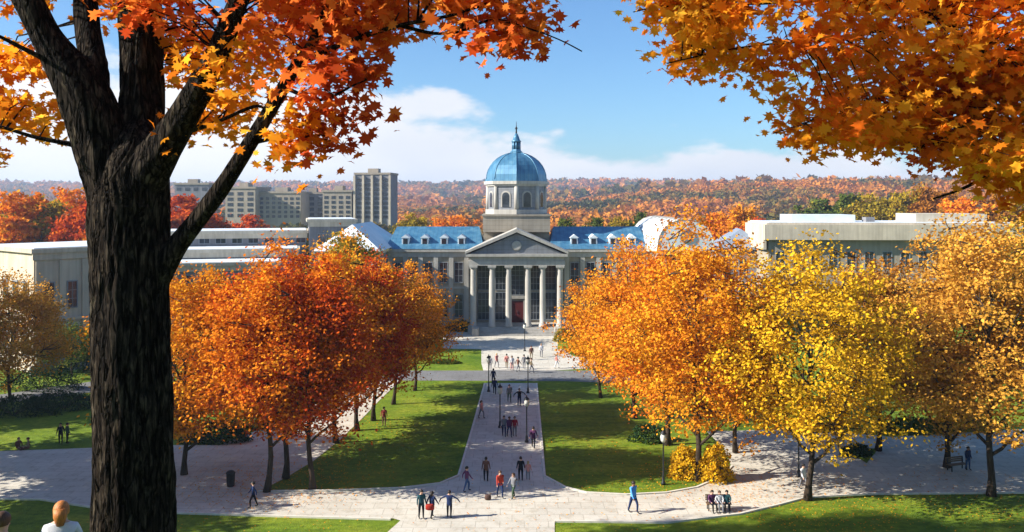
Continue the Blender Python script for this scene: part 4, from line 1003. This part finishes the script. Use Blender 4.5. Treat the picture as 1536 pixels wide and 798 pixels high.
reg = [('fgorange', big, 350, 9.4, 10.9), ('fggold', [(975,-20),(1120,-20),(1100,60),(1040,95),(995,78),(1040,50),(985,8)], 34, 9.4, 10.6),
       ('fggold', [(1170,185),(1330,185),(1310,206),(1190,210)], 16, 10, 11), ('fgorange', [(1455,225),(1600,225),(1600,290),(1520,290),(1465,262)], 30, 10.5, 11.6),
       ('fgorange', [(1100,-400),(2100,-400),(2100,-60),(1100,-60)], 45, 9.4, 13), ('fgred', [(1300,100),(1536,100),(1536,280),(1440,250),(1300,200)], 60, 10.4, 11.6)]
cr = sprays(reg, nodes, mb, 9, rad=0.36, per=30)
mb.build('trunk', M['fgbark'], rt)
for k, C in cr.items():
    V = leaves(C, rng.uniform(.08, .20, len(C)), MAPLE, 0.5, 0.32); o = bpy.data.objects.new('crown', np_mesh('crown', V, 16, M[k])); link(o, rt)

# ------------------------------------------------------------------ air
hz = MB().box(-3600, 3600, -40, 3700, -2, 110)
mh = bpy.data.materials.new('thin_air'); mh.use_nodes = True; nt = mh.node_tree; nt.nodes.clear()
out = nt.nodes.new('ShaderNodeOutputMaterial'); pv = nt.nodes.new('ShaderNodeVolumePrincipled')
pv.inputs['Color'].default_value = (0.6,0.75,1.0,1); pv.inputs['Density'].default_value = 0.00019; pv.inputs['Anisotropy'].default_value = 0.2
nt.links.new(pv.outputs[0], out.inputs['Volume'])
hz.build('haze', mh, label='thin bluish haze over the distant hills', kind='stuff')

# ------------------------------------------------------------------ light, sky, camera
EL = R(30); AZ = R(12)          # sun from the left, slightly on the camera's side
sv = Vector((-math.cos(EL)*math.cos(AZ), -math.cos(EL)*math.sin(AZ), math.sin(EL)))
L = bpy.data.lights.new('sun', 'SUN'); L.energy = 5.0; L.angle = R(0.5); L.color = (1.0, 0.93, 0.82)
so = bpy.data.objects.new('sun', L); link(so); so.rotation_euler = sv.to_track_quat('Z', 'Y').to_euler()
w = bpy.data.worlds.new('World'); scene.world = w; w.use_nodes = True; nt = w.node_tree; bg = nt.nodes['Background']
sky = nt.nodes.new('ShaderNodeTexSky'); sky.sky_type = 'NISHITA'; sky.sun_disc = False; sky.sun_elevation = EL
sky.sun_rotation = math.atan2(sv.x, sv.y); sky.air_density = 1.0; sky.dust_density = 0.6; sky.ozone_density = 1.6
tc = nt.nodes.new('ShaderNodeTexCoord'); sep = nt.nodes.new('ShaderNodeSeparateXYZ'); nt.links.new(tc.outputs['Generated'], sep.inputs[0])
def mr(v, a, b, c, d, sm=False):
    n = nt.nodes.new('ShaderNodeMapRange'); n.inputs[1].default_value = a; n.inputs[2].default_value = b; n.inputs[3].default_value = c; n.inputs[4].default_value = d
    if sm: n.interpolation_type = 'SMOOTHSTEP'
    nt.links.new(v, n.inputs[0]); return n.outputs[0]
def mth(op, a, b):
    n = nt.nodes.new('ShaderNodeMath'); n.operation = op
    for i, v in enumerate((a, b)):
        if hasattr(v, 'links'): nt.links.new(v, n.inputs[i])
        else: n.inputs[i].default_value = v
    return n.outputs[0]
thr = mr(sep.outputs[0], -0.22, 0.10, 0.145, 0.055, True)
mp = nt.nodes.new('ShaderNodeMapping'); mp.inputs['Scale'].default_value = (1, 1, 2.2); nt.links.new(tc.outputs['Generated'], mp.inputs[0])
n1 = noise(nt, mp.outputs[0], 7.0, 7, 0.55); n2 = noise(nt, mp.outputs[0], 3.0, 4)
edge = mth('SUBTRACT', mth('ADD', thr, mth('MULTIPLY', mth('SUBTRACT', n1, 0.5), 0.20)), sep.outputs[2])
mask = mr(edge, -0.006, 0.022, 0, 1, True)
cloudc = mixc(nt, mr(n2, 0.4, 0.62, 0, 1), (8.2,8.5,9.0), (9.8,9.8,9.8))
skyc = mixc(nt, 1.0, sky.outputs[0], (0.85,1.25,1.65), 'MULTIPLY')
nt.links.new(mixc(nt, mask, skyc, cloudc), bg.inputs['Color']); bg.inputs['Strength'].default_value = 0.05

cam = bpy.data.cameras.new('camera'); cam.lens = 36*F/1536; cam.sensor_width = 36; cam.shift_y = -(399-HZ)/1536; cam.clip_start = 0.1; cam.clip_end = 12000
co = bpy.data.objects.new('camera', cam); link(co); co.location = (0, 0, EYE); co.rotation_euler = (R(90), 0, 0); scene.camera = co
scene.view_settings.view_transform = 'Standard'; scene.view_settings.look = 'None'; scene.view_settings.exposure = 1.15; scene.view_settings.gamma = 1
scene.render.engine = 'CYCLES'
c = scene.cycles; c.max_bounces = 5; c.diffuse_bounces = 2; c.glossy_bounces = 2; c.transmission_bounces = 3; c.volume_bounces = 0; c.transparent_max_bounces = 4
